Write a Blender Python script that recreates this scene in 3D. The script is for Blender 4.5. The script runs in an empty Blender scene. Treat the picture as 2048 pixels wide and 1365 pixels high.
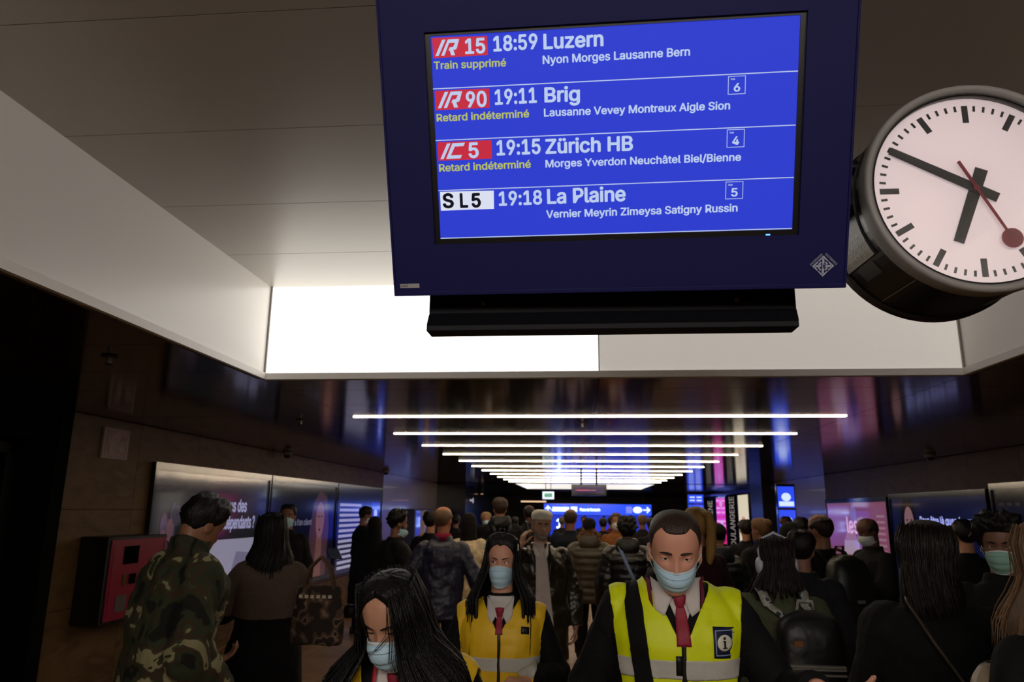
import bpy, bmesh, math, random
import numpy as np
from mathutils import Vector, Matrix, noise
D = bpy.data
SC = bpy.context.scene
COL = SC.collection
rnd = random.Random(7)
PI = math.pi
sin, cos, rad = math.sin, math.cos, math.radians

# ------------------------------------------------------------------ camera, world, exposure
F_PX, PITCH, YAW, ROLL, CAM_Z = 1475.0, 0.2268, -0.0923, 0.0097, 1.72
FWD = Vector((sin(YAW)*cos(PITCH), cos(YAW)*cos(PITCH), sin(PITCH)))
RT0 = Vector((cos(YAW), -sin(YAW), 0)); UP0 = RT0.cross(FWD)
RT = cos(ROLL)*RT0 + sin(ROLL)*UP0
UP = -sin(ROLL)*RT0 + cos(ROLL)*UP0
cam = D.objects.new('camera', D.cameras.new('camera')); COL.objects.link(cam)
cam.matrix_world = Matrix(((RT.x, UP.x, -FWD.x, 0), (RT.y, UP.y, -FWD.y, 0), (RT.z, UP.z, -FWD.z, CAM_Z), (0, 0, 0, 1)))
cam.data.sensor_width = 36; cam.data.lens = F_PX*36/2048
cam.data.clip_start = 0.05; cam.data.clip_end = 200
cam.data.dof.use_dof = True; cam.data.dof.focus_distance = 2.3; cam.data.dof.aperture_fstop = 5.0
SC.camera = cam
SC.view_settings.view_transform = 'Standard'; SC.view_settings.look = 'None'
SC.view_settings.exposure = 0.0; SC.view_settings.gamma = 1; SC.view_settings.use_curve_mapping = False
w = D.worlds.new('world'); SC.world = w; w.use_nodes = True
w.node_tree.nodes['Background'].inputs[0].default_value = (0.02, 0.018, 0.016, 1)
w.node_tree.nodes['Background'].inputs[1].default_value = 0.3
PANEL_ON, PANEL_OFF, STRIP, BLUE = 2.2, 0.36, 24.0, 0.92
NEAR_ON = 8.5          # the lit end panel of the well behind the camera     # emission of lit glass, glow added to unlit glass, ceiling lines, blue displays
CAM = Vector((0, 0, CAM_Z))

def ray(px, py): return FWD + RT*((px-1024)/F_PX) - UP*((py-682.5)/F_PX)
def on_y(px, py, Y): d = ray(px, py); return CAM + d*(Y/d.y)
def on_x(px, py, X): d = ray(px, py); return CAM + d*(X/d.x)
def on_z(px, py, Z): d = ray(px, py); return CAM + d*((Z-CAM_Z)/d.z)

# ------------------------------------------------------------------ materials
def lin(h):
    h = h.lstrip('#'); o = []
    for i in (0, 2, 4):
        c = int(h[i:i+2], 16)/255
        o.append(c/12.92 if c <= .04045 else ((c+.055)/1.055)**2.4)
    return (*o, 1)
MATS = {}
def mat(name, hexc, rough=.6, metal=0., var=.15, scale=8., bump=0., bscale=40., emit=0., ecol=None, coat=0., spec=.5, sheen=0., stretch=None):
    if name in MATS: return MATS[name]
    m = D.materials.new(name); m.use_nodes = True; nt = m.node_tree; b = nt.nodes['Principled BSDF']
    c = lin(hexc)
    b.inputs['Roughness'].default_value = rough; b.inputs['Metallic'].default_value = metal
    b.inputs['Specular IOR Level'].default_value = spec
    b.inputs['Coat Weight'].default_value = coat; b.inputs['Coat Roughness'].default_value = .05
    if sheen: b.inputs['Sheen Weight'].default_value = sheen
    tc = nt.nodes.new('ShaderNodeTexCoord'); mp = nt.nodes.new('ShaderNodeMapping')
    nt.links.new(tc.outputs['Object'], mp.inputs[0])
    if stretch: mp.inputs['Scale'].default_value = stretch
    if var:
        n = nt.nodes.new('ShaderNodeTexNoise'); n.inputs['Scale'].default_value = scale; n.inputs['Detail'].default_value = 5
        r = nt.nodes.new('ShaderNodeMix'); r.data_type = 'RGBA'
        r.inputs[6].default_value = tuple(max(0, x*(1-var)) for x in c[:3])+(1,)
        r.inputs[7].default_value = tuple(min(1, x*(1+var)) for x in c[:3])+(1,)
        nt.links.new(mp.outputs[0], n.inputs['Vector']); nt.links.new(n.outputs['Fac'], r.inputs[0])
        nt.links.new(r.outputs[2], b.inputs['Base Color'])
    else: b.inputs['Base Color'].default_value = c
    if bump:
        n2 = nt.nodes.new('ShaderNodeTexNoise'); n2.inputs['Scale'].default_value = bscale; n2.inputs['Detail'].default_value = 3
        bp = nt.nodes.new('ShaderNodeBump'); bp.inputs['Strength'].default_value = bump; bp.inputs['Distance'].default_value = .01
        nt.links.new(mp.outputs[0], n2.inputs['Vector']); nt.links.new(n2.outputs['Fac'], bp.inputs['Height']); nt.links.new(bp.outputs[0], b.inputs['Normal'])
    if emit:
        b.inputs['Emission Color'].default_value = lin(ecol or hexc); b.inputs['Emission Strength'].default_value = emit
    MATS[name] = m; return m
def ramp_mat(name, stops, scale=5, rough=.8, detail=3, distort=.6, const=True, bump=.2, spec=.3, stretch=(1, 1, 1), coat=0.):
    if name in MATS: return MATS[name]
    m = D.materials.new(name); m.use_nodes = True; nt = m.node_tree; b = nt.nodes['Principled BSDF']
    tc = nt.nodes.new('ShaderNodeTexCoord'); mp = nt.nodes.new('ShaderNodeMapping'); mp.inputs['Scale'].default_value = stretch
    n = nt.nodes.new('ShaderNodeTexNoise'); n.inputs['Scale'].default_value = scale; n.inputs['Detail'].default_value = detail; n.inputs['Distortion'].default_value = distort
    r = nt.nodes.new('ShaderNodeValToRGB'); cr = r.color_ramp; cr.interpolation = 'CONSTANT' if const else 'LINEAR'
    cr.elements[0].position = stops[0][0]; cr.elements[0].color = lin(stops[0][1])
    cr.elements[1].position = stops[-1][0]; cr.elements[1].color = lin(stops[-1][1])
    for p, h in stops[1:-1]: e = cr.elements.new(p); e.color = lin(h)
    nt.links.new(tc.outputs['Object'], mp.inputs[0]); nt.links.new(mp.outputs[0], n.inputs['Vector'])
    nt.links.new(n.outputs['Fac'], r.inputs[0]); nt.links.new(r.outputs[0], b.inputs['Base Color'])
    b.inputs['Roughness'].default_value = rough; b.inputs['Specular IOR Level'].default_value = spec; b.inputs['Coat Weight'].default_value = coat
    if bump:
        bp = nt.nodes.new('ShaderNodeBump'); bp.inputs['Strength'].default_value = bump; bp.inputs['Distance'].default_value = .01
        nt.links.new(n.outputs['Fac'], bp.inputs['Height']); nt.links.new(bp.outputs[0], b.inputs['Normal'])
    MATS[name] = m; return m

# ------------------------------------------------------------------ mesh helpers
class MB:
    def __init__(s): s.v = []; s.f = []
    def add(s, vs, fs):
        o = len(s.v); s.v += [tuple(p) for p in vs]; s.f += [tuple(i+o for i in f) for f in fs]; return s
    def box(s, x0, x1, y0, y1, z0, z1):
        vs = [(x, y, z) for x in (x0, x1) for y in (y0, y1) for z in (z0, z1)]
        return s.add(vs, [(0, 1, 3, 2), (4, 6, 7, 5), (0, 4, 5, 1), (2, 3, 7, 6), (0, 2, 6, 4), (1, 5, 7, 3)])
    def prism(s, pts, y0, y1):          # polygon in XZ (counter-clockwise seen from -Y), extruded along Y
        n = len(pts)
        vs = [(p[0], y0, p[1]) for p in pts] + [(p[0], y1, p[1]) for p in pts]
        fs = [tuple(range(n)), tuple(range(2*n-1, n-1, -1))]
        fs += [(i, i+n, (i+1) % n+n, (i+1) % n) for i in range(n)]
        return s.add(vs, fs)
    def tube(s, pts, r, n=10, cap=True):
        pts = [Vector(p) for p in pts]; rs = r if isinstance(r, (list, tuple)) else [r]*len(pts)
        rings = []; up = None
        for i, p in enumerate(pts):
            t = (pts[min(i+1, len(pts)-1)] - pts[max(i-1, 0)]).normalized()
            if up is None: up = Vector((0, 0, 1)) if abs(t.z) < .9 else Vector((1, 0, 0))
            a = t.cross(up).normalized(); b = a.cross(t).normalized(); up = b
            rings.append([p + (a*cos(2*PI*k/n) + b*sin(2*PI*k/n))*rs[i] for k in range(n)])
        vs = [q for g in rings for q in g]; fs = []
        for i in range(len(rings)-1):
            for k in range(n):
                fs.append((i*n+k, i*n+(k+1) % n, (i+1)*n+(k+1) % n, (i+1)*n+k))
        if cap: fs += [tuple(range(n-1, -1, -1)), tuple(range((len(rings)-1)*n, len(rings)*n))]
        return s.add(vs, fs)
    def grid(s, P, close_u=False, flip=False):     # P[i][j] rows
        R, C = len(P), len(P[0]); o = [q for r in P for q in r]; fs = []
        for i in range(R-1):
            for j in range(C if close_u else C-1):
                f = (i*C+j, i*C+(j+1) % C, (i+1)*C+(j+1) % C, (i+1)*C+j)
                fs.append(f[::-1] if flip else f)
        return s.add(o, fs)
    def shell(s, P, Q):                            # two matching open grids joined along the rim
        R, C = len(P), len(P[0]); s.grid(P); s.grid(Q, flip=True)
        o = len(s.v) - 2*R*C
        rim = [(0, j) for j in range(C)] + [(i, C-1) for i in range(1, R)] + [(R-1, j) for j in range(C-2, -1, -1)] + [(i, 0) for i in range(R-2, 0, -1)]
        for k in range(len(rim)):
            a, b = rim[k], rim[(k+1) % len(rim)]
            ia, ib = o+a[0]*C+a[1], o+b[0]*C+b[1]
            s.f.append((ib, ia, ia+R*C, ib+R*C))
        return s
    def build(s, name, m, parent=None, smooth=False, loc=None, bevel=0, angle=False):
        me = D.meshes.new(name); me.from_pydata(s.v, [], s.f); me.update()
        if m: me.materials.append(m)
        if smooth: me.polygons.foreach_set('use_smooth', [True]*len(me.polygons))
        ob = D.objects.new(name, me); COL.objects.link(ob)
        if parent: ob.parent = parent
        if loc is not None: ob.location = [float(c) for c in loc]
        if bevel:
            b = ob.modifiers.new('bevel', 'BEVEL'); b.width = bevel; b.segments = 2; b.limit_method = 'ANGLE'
        return ob
def box(name, m, x0, x1, y0, y1, z0, z1, parent=None, bevel=0): return MB().box(x0, x1, y0, y1, z0, z1).build(name, m, parent, bevel=bevel)
def tag(o, label=None, cat=None, group=None, kind=None):
    if label: o['label'] = label
    if cat: o['category'] = cat
    if group: o['group'] = group
    if kind: o['kind'] = kind
    return o
def thing(name, label, cat, loc=(0, 0, 0), rotz=0, group=None):
    o = D.objects.new(name, None); COL.objects.link(o); o.empty_display_size = .1
    o.location = loc; o.rotation_euler = (0, 0, rotz); return tag(o, label, cat, group)
def struct_root(name, loc=(0, 0, 0), rotz=0):
    o = D.objects.new(name, None); COL.objects.link(o); o.location = loc; o.rotation_euler = (0, 0, rotz); o['kind'] = 'structure'; return o
def disc(mb, cx, cz, r, y0, y1, n=40, rin=0):
    a = [(cx+r*cos(2*PI*k/n), cz+r*sin(2*PI*k/n)) for k in range(n)]
    if not rin: return mb.prism(a, y0, y1)
    b = [(cx+rin*cos(2*PI*k/n), cz+rin*sin(2*PI*k/n)) for k in range(n)]
    vs = [(p[0], y, p[1]) for y in (y0, y1) for q in (a, b) for p in q]; fs = []
    for k in range(n):
        j = (k+1) % n
        fs += [(k, j, n+j, n+k), (2*n+j, 2*n+k, 3*n+k, 3*n+j), (j, k, 2*n+k, 2*n+j), (n+k, n+j, 3*n+j, 3*n+k)]
    return mb.add(vs, fs)
# ---- lettering: built-in face, thickened, fitted to a width and a capital height
def _face():                                    # a plain grotesque that ships inside Blender; its built-in face otherwise
    try: return D.fonts.load(bpy.utils.resource_path('LOCAL') + '/datafiles/fonts/Inter.woff2')
    except Exception: return None
FACE = _face()
def text_data(body, weight=.0, ext=.02):
    c = D.curves.new('lettering', 'FONT')
    if FACE: c.font = FACE; c.body = body; c.size = 1; c.resolution_u = 3
    o = D.objects.new('lettering', c); me = D.meshes.new_from_object(o); D.objects.remove(o); D.curves.remove(c)
    return me
_cap = text_data('H'); CAPH = max(v.co.y for v in _cap.vertices)
def text(body, x, z, h, m, parent, y=0, width=None, weight=.018, name='lettering', depth=.0006, rot=0, center=False, squeeze=1.):
    me0 = text_data(body)
    vs0 = [tuple(v.co) for v in me0.vertices]; fs0 = [tuple(p.vertices) for p in me0.polygons]; mb = MB()
    k = 8 if weight > .012 else 4 if weight else 0
    for q in [(0, 0)]+[(weight*cos(2*PI*i/k), weight*sin(2*PI*i/k)*.8) for i in range(k)]: mb.add([(v[0]+q[0], v[1]+q[1], 0) for v in vs0], fs0)
    me = D.meshes.new(name); me.from_pydata(mb.v, [], mb.f); me.materials.append(m); D.meshes.remove(me0)
    xs = [v.co.x for v in me.vertices]; x0, x1 = min(xs), max(xs)
    s = h/CAPH; sx = width/(x1-x0) if width else s*squeeze
    off = -(x1-x0)*sx/2 if center else 0
    cr, sr = cos(rot), sin(rot)
    for v in me.vertices:
        px, pz, d = (v.co.x-x0)*sx+off, v.co.y*s, v.co.z
        v.co = (x+px*cr-pz*sr, y-depth, z+px*sr+pz*cr)
    ob = D.objects.new(name, me); COL.objects.link(ob); ob.parent = parent; return ob
# ================================================================== the hall
XL, XR, ZC, ZT = -4.47, 5.27, 2.55, 3.188
CX0, CX1, CY1, CY0 = -2.074, 2.338, 4.64, -2.0        # raised light well over the crowd
END = 40.0; BACK = -10.0
m_ceil = mat('brown_lacquered_metal', '#40311f', rough=.11, metal=.5, var=.08, scale=.8, spec=.6)
m_dark = mat('black_paint', '#0b0a0a', rough=.5, var=.1)
m_joint = mat('dark_joint', '#100d0a', rough=.8)
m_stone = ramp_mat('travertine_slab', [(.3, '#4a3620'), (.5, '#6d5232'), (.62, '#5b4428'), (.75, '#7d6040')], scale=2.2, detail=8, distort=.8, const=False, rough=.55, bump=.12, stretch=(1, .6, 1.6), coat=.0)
m_floor = ramp_mat('polished_stone_floor', [(.3, '#75583a'), (.5, '#8c6b47'), (.7, '#9a7a54')], scale=3, detail=8, distort=.5, const=False, rough=.42, bump=.03, coat=.0)
m_plank = mat('light_metal_plank', '#b4b0a8', rough=.38, metal=.15, var=.03, scale=2)
m_white = mat('opal_glass_off_glow', '#dcd8d2', rough=.25, var=.02, scale=1, emit=PANEL_OFF, ecol='#fff6ec')  # unlit panel: the glow stands in for light falling on it
m_side = mat('opal_glass_side_glow', '#cfcac4', rough=.28, var=.02, scale=1, emit=PANEL_OFF*.12, ecol='#fff6ec')  # faint glow put into the unlit side glass to lift its brightness
m_on = mat('opal_glass_lit', '#e8e6e2', rough=.3, var=0, emit=PANEL_ON, ecol='#fffaf2')
m_grey = mat('satin_aluminium', '#8d8985', rough=.35, metal=.6, var=.04)
m_lip = mat('pale_aluminium_lip', '#efece8', rough=.5, metal=.0, var=.03)
m_strip = mat('warm_light_line', '#fff2dc', var=0, emit=STRIP, ecol='#ffe6c4')

# floor: slabs near the camera, one guide line pair
fl = tag(MB().box(XL-3, XR+3, BACK, END, -.05, -.004).build('floor', m_joint), kind='structure')
tile = MB().box(0, 1.192, 0, 1.192, -.02, 0).build('slab', m_floor, fl); tile.location = (XL, BACK, 0)
first = True
nx = int((XR-XL)/1.2)+1
for j in range(5, 27):
    for i in range(nx):
        if first: t = tile; first = False
        else: t = tile.copy(); COL.objects.link(t); t.parent = fl
        t.location = (XL+i*1.2, BACK+j*1.2, 0); t.rotation_euler = (0, 0, 0)
far_slabs = MB()
for j in list(range(0, 5))+list(range(27, 42)):
    for i in range(nx): far_slabs.box(XL+i*1.2, XL+i*1.2+1.192, BACK+j*1.2, BACK+j*1.2+1.192, -.02, 0)
fs_ = far_slabs.build('slab', m_floor, fl); fs_['kind'] = 'stuff'
m_guide = mat('pale_guide_line', '#b9a888', rough=.5)
for gx in (.02, .16):
    MB().box(gx, gx+.035, 1.0, 24, 0, .004).build('guide_line', m_guide, fl)
m_tape = mat('red_white_tape', '#8a2a22', rough=.5)
MB().box(2.35, 3.4, 6.3, 6.38, 0, .003).build('floor_marking', m_tape, fl)

# lower ceiling: planks running across, in two halves, with the well left open
cl = tag(MB().box(XL-3, CX0-.02, BACK, END, ZC+.025, ZC+.05).box(CX1+.02, XR+3, BACK, END, ZC+.025, ZC+.05)
         .box(CX0-.02, CX1+.02, CY1+.02, 22.4, ZC+.025, ZC+.05).box(CX0-.02, CX1+.02, 29.6, END, ZC+.025, ZC+.05)
         .box(CX0-.02, CX1+.02, BACK, CY0-.02, ZC+.025, ZC+.05).build('ceiling', m_joint), kind='structure')
PW = .755
sh = {}
def plank(x0, x1, y0, y1, z=ZC, m=m_ceil, parent=cl, th=.02, name='panel', kind=None):
    k = (round(x1-x0, 3), round(y1-y0, 3), m.name)
    if k in sh:
        o = D.objects.new(name, sh[k]); COL.objects.link(o); o.parent = parent
    else:
        o = MB().box(0, x1-x0, 0, y1-y0, 0, th).build(name, m, parent); sh[k] = o.data
    o.location = (x0, y0, z)
    if kind: o['kind'] = kind
    return o
SLOT0 = 6.585; NS = 11
slots = [SLOT0+1.51*k for k in range(NS)]
SX0, SX1 = -2.058, 2.295
y = SLOT0-1.51*4+.0
G = .006; SW = .07
rows = []
yy = SLOT0 - 1.51*11
while yy < 22.3: rows.append(yy); yy += 1.51
for r0 in rows:                               # r0 is the line of a light slot (or of a plain joint)
    a, b, c = r0+SW/2, r0+.755, r0+1.51-SW/2
    sl = lambda v: v > 6 or v < -3.5
    for (p, q) in ((a if sl(r0) else r0, b), (b, c if sl(r0+1.51) else r0+1.51)):
        for (x0, x1) in ((XL-1.2, CX0), (CX1, XR+1.2)):
            plank(x0+(G if x0 > 0 else 0), x1-(0 if x0 > 0 else G), p+G/2, q-G/2)
        if q > CY1 or p < CY0:
            pp = max(p, CY1+.03) if q > CY1 else p; q = q if q > CY1 else min(q, CY0-.03)
            plank(CX0, .125, pp+G/2, q-G/2); plank(.131, CX1, pp+G/2, q-G/2)
for r0 in [r for r in rows if r > 6 or r < -3.5]:         # closing strips beside the slots
    for (x0, x1) in ((XL-1.2, SX0), (SX1, XR+1.2)): plank(x0, x1, r0-SW/2+G/2, r0+SW/2-G/2)
far = MB()
for k in range(24):
    y0 = 22.4+k*.75
    far.box(XL-1.2, CX0, y0, y0+.744, ZC, ZC+.02); far.box(CX1, XR+1.2, y0, y0+.744, ZC, ZC+.02)
    if y0 > 29.5: far.box(CX0, CX1, y0, y0+.744, ZC, ZC+.02)
far.build('panel', m_ceil, cl)['kind'] = 'stuff'
# light lines sunk in the slots
slots += [r for r in rows if r < -3.5][::-1]  # added unseen lines behind the camera, to light the scene from the front
for k, s in enumerate(slots):
    t = thing('line_light', None, 'light', (0, s, ZC), group='warm light lines across the brown ceiling')
    t['label'] = ('long warm white light line across the brown ceiling, %s of the row' % ['nearest to the clock', 'second from the clock', 'third from the clock', 'fourth from the clock', 'fifth from the clock', 'sixth from the clock', 'seventh from the clock', 'eighth from the clock', 'third farthest', 'second farthest', 'farthest'][k]) if k < NS else 'added unseen warm white light line behind the camera, %s behind the light well' % ['nearest', 'second', 'third', 'fourth', 'fifth'][min(k-NS, 4)]
    MB().box(SX0, SX1, -.022, .022, -.007, .012).build('diffuser', m_strip, t)
    MB().box(SX0, SX1, -SW/2+.002, -.0225, 0, .02).box(SX0, SX1, .0225, SW/2-.002, 0, .02).build('housing', m_dark, t)

# the light well: opal glass walls, metal top planks
wf = tag(MB().box(CX0-.1, CX1+.1, CY1+.03, CY1+.06, ZC+.03, ZT+.1).build('wall_light_well_far', m_dark), kind='structure')
SEAM = .128
MB().box(CX0+.012, SEAM-.004, CY1, CY1+.012, ZC+.045, ZT).build('glass_panel', m_on, wf)
MB().box(SEAM+.004, CX1-.012, CY1, CY1+.012, ZC+.045, ZT).build('glass_panel', m_white, wf)
MB().box(CX0, CX1, CY1-.02, CY1+.03, ZC, ZC+.042).build('lip', m_lip, wf)
MB().box(CX0-.01, CX0+.012, CY1-.012, CY1+.02, ZC+.04, ZT).box(CX1-.012, CX1+.01, CY1-.012, CY1+.02, ZC+.04, ZT).build('corner_trim', m_grey, wf)
for nm, X, sgn in (('wall_light_well_left', CX0, -1), ('wall_light_well_right', CX1, 1)):
    r = tag(MB().box(*sorted((X+sgn*.03, X+sgn*.06)), CY0, CY1+.03, ZC+.03, ZT+.1).build(nm, m_dark), kind='structure')
    for (y0, y1) in ((CY0, .02), (.026, 2.2), (2.206, CY1-.014)):
        MB().box(*sorted((X, X+sgn*.012)), y0, y1, ZC+.045, ZT).build('glass_panel', m_side, r)
        MB().box(*sorted((X-sgn*.02, X+sgn*.03)), y0, y1+(.0 if y1 < 4 else -.007), ZC, ZC+.042).build('lip', m_lip, r)
wn = tag(MB().box(CX0, CX1, CY0-.03, CY0, ZC+.03, ZT+.1).build('wall_light_well_near', m_dark), kind='structure')
MB().box(CX0+.012, CX1-.012, CY0, CY0+.012, ZC+.045, ZT).build('glass_panel', mat('opal_glass_lit_near', '#e8e6e2', rough=.3, var=0, emit=NEAR_ON, ecol='#fff6ee'), wn)
MB().box(CX0, CX1, CY0, CY0+.03, ZC, ZC+.042).build('lip', m_lip, wn)
tc = tag(MB().box(CX0-.1, CX1+.1, CY0-.1, CY1+.1, ZT+.02, ZT+.05).build('ceiling_light_well', m_joint), kind='structure')
e = [CY1-.0, 3.985, 3.275, 2.56, 1.875, 1.16, .44, -.28, -1.0, -1.7, CY0]
for a, b in zip(e[1:], e[:-1]): plank(CX0, CX1, a+.002, b-.002, z=ZT, m=m_plank, parent=tc)
m_fon = mat('opal_glass_lit_far', '#e8e6e2', rough=.3, var=0, emit=.85, ecol='#fffaf4')
# second, far light well
for (x0, x1, y0, y1, nm) in ((CX0, CX1, 29.5, 29.55, 'wall_far_well_end'), (CX0-.05, CX0, 22.4, 29.5, 'wall_far_well_left'), (CX1, CX1+.05, 22.4, 29.5, 'wall_far_well_right')):
    r = tag(MB().box(x0, x1, y0, y1, ZC, ZT+.1).build(nm, m_dark), kind='structure')
    if nm.endswith('end'): MB().box(x0, x1, y0-.01, y0, ZC+.03, ZT).build('glass_panel', m_fon, r)
    elif nm.endswith('left'): MB().box(x1, x1+.01, y0, y1, ZC+.03, ZT).build('glass_panel', m_fon, r)
    else: MB().box(x0-.01, x0, y0, y1, ZC+.03, ZT).build('glass_panel', m_fon, r)
tag(MB().box(CX0-.1, CX1+.1, 22.3, 29.6, ZT, ZT+.03).build('ceiling_far_well', m_plank), kind='structure')

# side walls: stone slabs with recessed joints
PIL = 6.0                                     # left wall starts here, dark doorway before it
def slab_wall(name, X, sgn, y0, y1, m, skip=(), w=1.2, hs=(0, .85, 1.7, 2.55)):
    r = tag(MB().box(*sorted((X+sgn*.03, X+sgn*.25)), y0, y1, 0, ZC).build(name, m_joint), kind='structure')
    n = round((y1-y0)/w); ww = (y1-y0)/n
    for i in range(n):
        for a, b in zip(hs[:-1], hs[1:]):
            if any(s0 < y0+i*ww+ww/2 < s1 for s0, s1 in skip): continue
            MB_ = MB().box(0, .03, 0, ww-.005, 0, b-a-.005)
            k = (name, round(ww, 3), round(b-a, 3))
            if k in sh: o = D.objects.new('slab', sh[k]); COL.objects.link(o); o.parent = r
            else: o = MB_.build('slab', m, r); sh[k] = o.data
            o.location = (X if sgn > 0 else X-.03, y0+i*ww, a)
    return r
m_lilac = mat('stone_far_light_tint', '#a396a6', rough=.3, var=.06, scale=2, coat=.2)  # lilac cast of the blue displays' light put into the stone colour
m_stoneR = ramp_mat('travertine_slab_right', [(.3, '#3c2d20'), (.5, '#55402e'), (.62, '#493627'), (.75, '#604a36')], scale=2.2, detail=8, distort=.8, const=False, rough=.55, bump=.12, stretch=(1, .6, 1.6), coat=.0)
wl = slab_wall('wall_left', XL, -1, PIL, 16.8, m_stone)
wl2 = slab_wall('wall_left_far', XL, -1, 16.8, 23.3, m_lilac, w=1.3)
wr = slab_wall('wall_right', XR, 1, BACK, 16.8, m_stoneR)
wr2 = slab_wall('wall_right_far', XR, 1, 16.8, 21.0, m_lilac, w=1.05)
# doorway at far left: black frame, dark glazed door leaf
dr = struct_root('door_1', (XL, 0, 0))
MB().box(-.3, .12, PIL-.16, PIL, 0, ZC).box(-.3, .1, BACK, PIL-.16, 2.25, ZC).build('door_frame', mat('door_black', '#050505', rough=.9, spec=.1, var=.1), dr, bevel=.004)
MB().box(-.22, -.18, BACK, 1.2, 0, 2.25).box(-.22, -.18, 1.22, PIL-.16, 0, .1).box(-.22, -.18, 1.22, PIL-.16, 2.15, 2.25).box(-.22, -.18, PIL-.3, PIL-.16, 0, 2.25).box(-.22, -.18, 3.55, 3.67, 0, 2.25).build('door_leaf', m_dark, dr)
MB().box(-.205, -.195, 1.2, PIL-.3, .1, 2.15).build('glass', mat('dark_glass', '#0a0908', rough=.05, spec=.8), dr)
tag(MB().box(XL-.5, XL-.3, BACK, PIL, 0, ZC).build('wall_behind_door', m_dark), kind='structure')
tag(MB().box(XL-1, XR+1, BACK-.2, BACK, 0, ZC).build('wall_back', m_stoneR), kind='structure')
tag(MB().box(XL-1.2, XR+1.2, END-.2, END, 0, ZC).build('wall_end', mat('far_wall', '#14121c', rough=.4)), kind='structure')
# ================================================================== departure board
BC = Vector((.0863, 1.6793, 2.6364)); BA, BT, BR = -.0187, .4201, -.0032
rt = Vector((cos(BA), sin(BA), 0)); nn = Vector((sin(BA), -cos(BA), 0)); up = cos(BT)*Vector((0, 0, 1))+sin(BT)*nn
bx = cos(BR)*rt+sin(BR)*up; bz = -sin(BR)*rt+cos(BR)*up; by = bz.cross(bx)
board = thing('departure_board', 'large navy departure board with a lit blue train screen hanging from the ceiling', 'display board')
board.matrix_world = Matrix(((bx.x, by.x, bz.x, BC.x), (bx.y, by.y, bz.y, BC.y), (bx.z, by.z, bz.z, BC.z), (0, 0, 0, 1)))
def bu(px, py, dep=0.):
    d = ray(px, py); n = by; o = BC + by*dep; t = (o-CAM).dot(n)/d.dot(n); p = CAM+d*t-BC
    return p.dot(bx), p.dot(bz)
m_navy = mat('navy_powder_coat', '#17174a', rough=.6, var=.06, scale=3, bump=.03, bscale=300, spec=.15)
m_bezel = mat('black_bezel', '#050505', rough=.35, var=0)
m_blue = mat('screen_blue', '#060a38', rough=.5, spec=.1, var=0, emit=BLUE, ecol='#2f3fd2')
m_tw = mat('screen_white', '#303540', var=0, emit=BLUE*.9, ecol='#c6d8fb')
m_ty = mat('screen_yellow', '#303018', var=0, emit=BLUE*.88, ecol='#c2ca68')
m_red = mat('screen_red', '#400810', var=0, emit=BLUE*.9, ecol='#cf1b3a')
m_wbox = mat('screen_white_box', '#404040', var=0, emit=BLUE*.95, ecol='#e2e8fb')
m_ink = mat('screen_ink', '#10143c', var=0, emit=.02, ecol='#10143c')
m_blk = mat('black_satin_metal', '#08090f', rough=.6, var=.05, spec=.2)
# case outline in board coordinates (front face is 25 mm proud of the screen)
CF = -.012
L0 = bu(793, 583, CF)[0]; R0 = bu(1687, 566, CF)[0]; Bz = bu(1240, 575, CF)[1]; Tz = .36
sw, shh = .885/2, .498/2
blx, brx, bbz, btz = -sw-.014, sw+.014, -shh-.014, shh+.008
case = MB()
case.box(L0, blx, CF, .13, Bz, Tz).box(brx, R0, CF, .13, Bz, Tz).box(blx, brx, CF, .13, Bz, bbz).box(blx, brx, CF, .13, btz, Tz).box(L0, R0, .05, .13, Bz, Tz)
case.build('case', m_navy, board)
ed = .006
MB().box(L0-ed, L0, CF-.004, .13, Bz-ed, Tz+ed).box(R0, R0+ed, CF-.004, .13, Bz-ed, Tz+ed).box(L0-ed, R0+ed, CF-.004, .13, Bz-ed*2, Bz).box(L0-ed, R0+ed, CF-.004, .13, Tz, Tz+ed).build('edge_frame', m_navy, board, bevel=.002)
MB().box(blx, -sw, -.004, .05, bbz, btz).box(sw, brx, -.004, .05, bbz, btz).box(-sw, sw, -.004, .05, bbz, -shh).box(-sw, sw, -.004, .05, shh, btz).build('bezel', m_bezel, board)
scr = MB().box(-sw, sw, 0, .03, -shh, shh).build('screen', m_blue, board)
def btext(s, xl, yl, xr, yr, ytop, m, weight=.02, lead=None):
    a = bu(xl, yl); b = bu(xr, yr); t = bu(xl, ytop)
    rot = math.atan2(b[1]-a[1], b[0]-a[0])
    return text(s, a[0], a[1], (t[1]-a[1]), m, scr, y=-.0003, width=math.hypot(b[0]-a[0], b[1]-a[1]), weight=weight, rot=rot)
def bpoly(pts, m, y0=-.0008, y1=-.0002, name='panel', parent=None):
    return MB().prism([bu(*p) for p in pts][::1], y0, y1).build(name, m, parent or scr)
for pts, m in (([(867, 117), (976, 110), (974, 72), (864, 76)], m_red), ([(871.5, 221), (979.6, 215.5), (978, 177), (869.6, 182)], m_red),
               ([(877, 322), (984, 317.6), (983, 280.5), (875, 285)], m_red), ([(882, 421.7), (988, 418), (987.6, 381.4), (880, 384)], m_wbox)):
    bpoly(pts, m, name='line_badge')
for yl, yr, xl, xr in ((178.2, 142.2, 866, 1596), (281.5, 250.3, 871.5, 1591), (381.7, 355, 877, 1587.5), (477, 457.2, 881.5, 1583.5)):
    a, b = bu(xl, yl), bu(xr, yr)
    MB().prism([(a[0], a[1]-.0011), (b[0], b[1]-.0011), (b[0], b[1]+.0011), (a[0], a[1]+.0011)], -.001, -.0001).build('rule', m_tw, scr)
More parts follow.
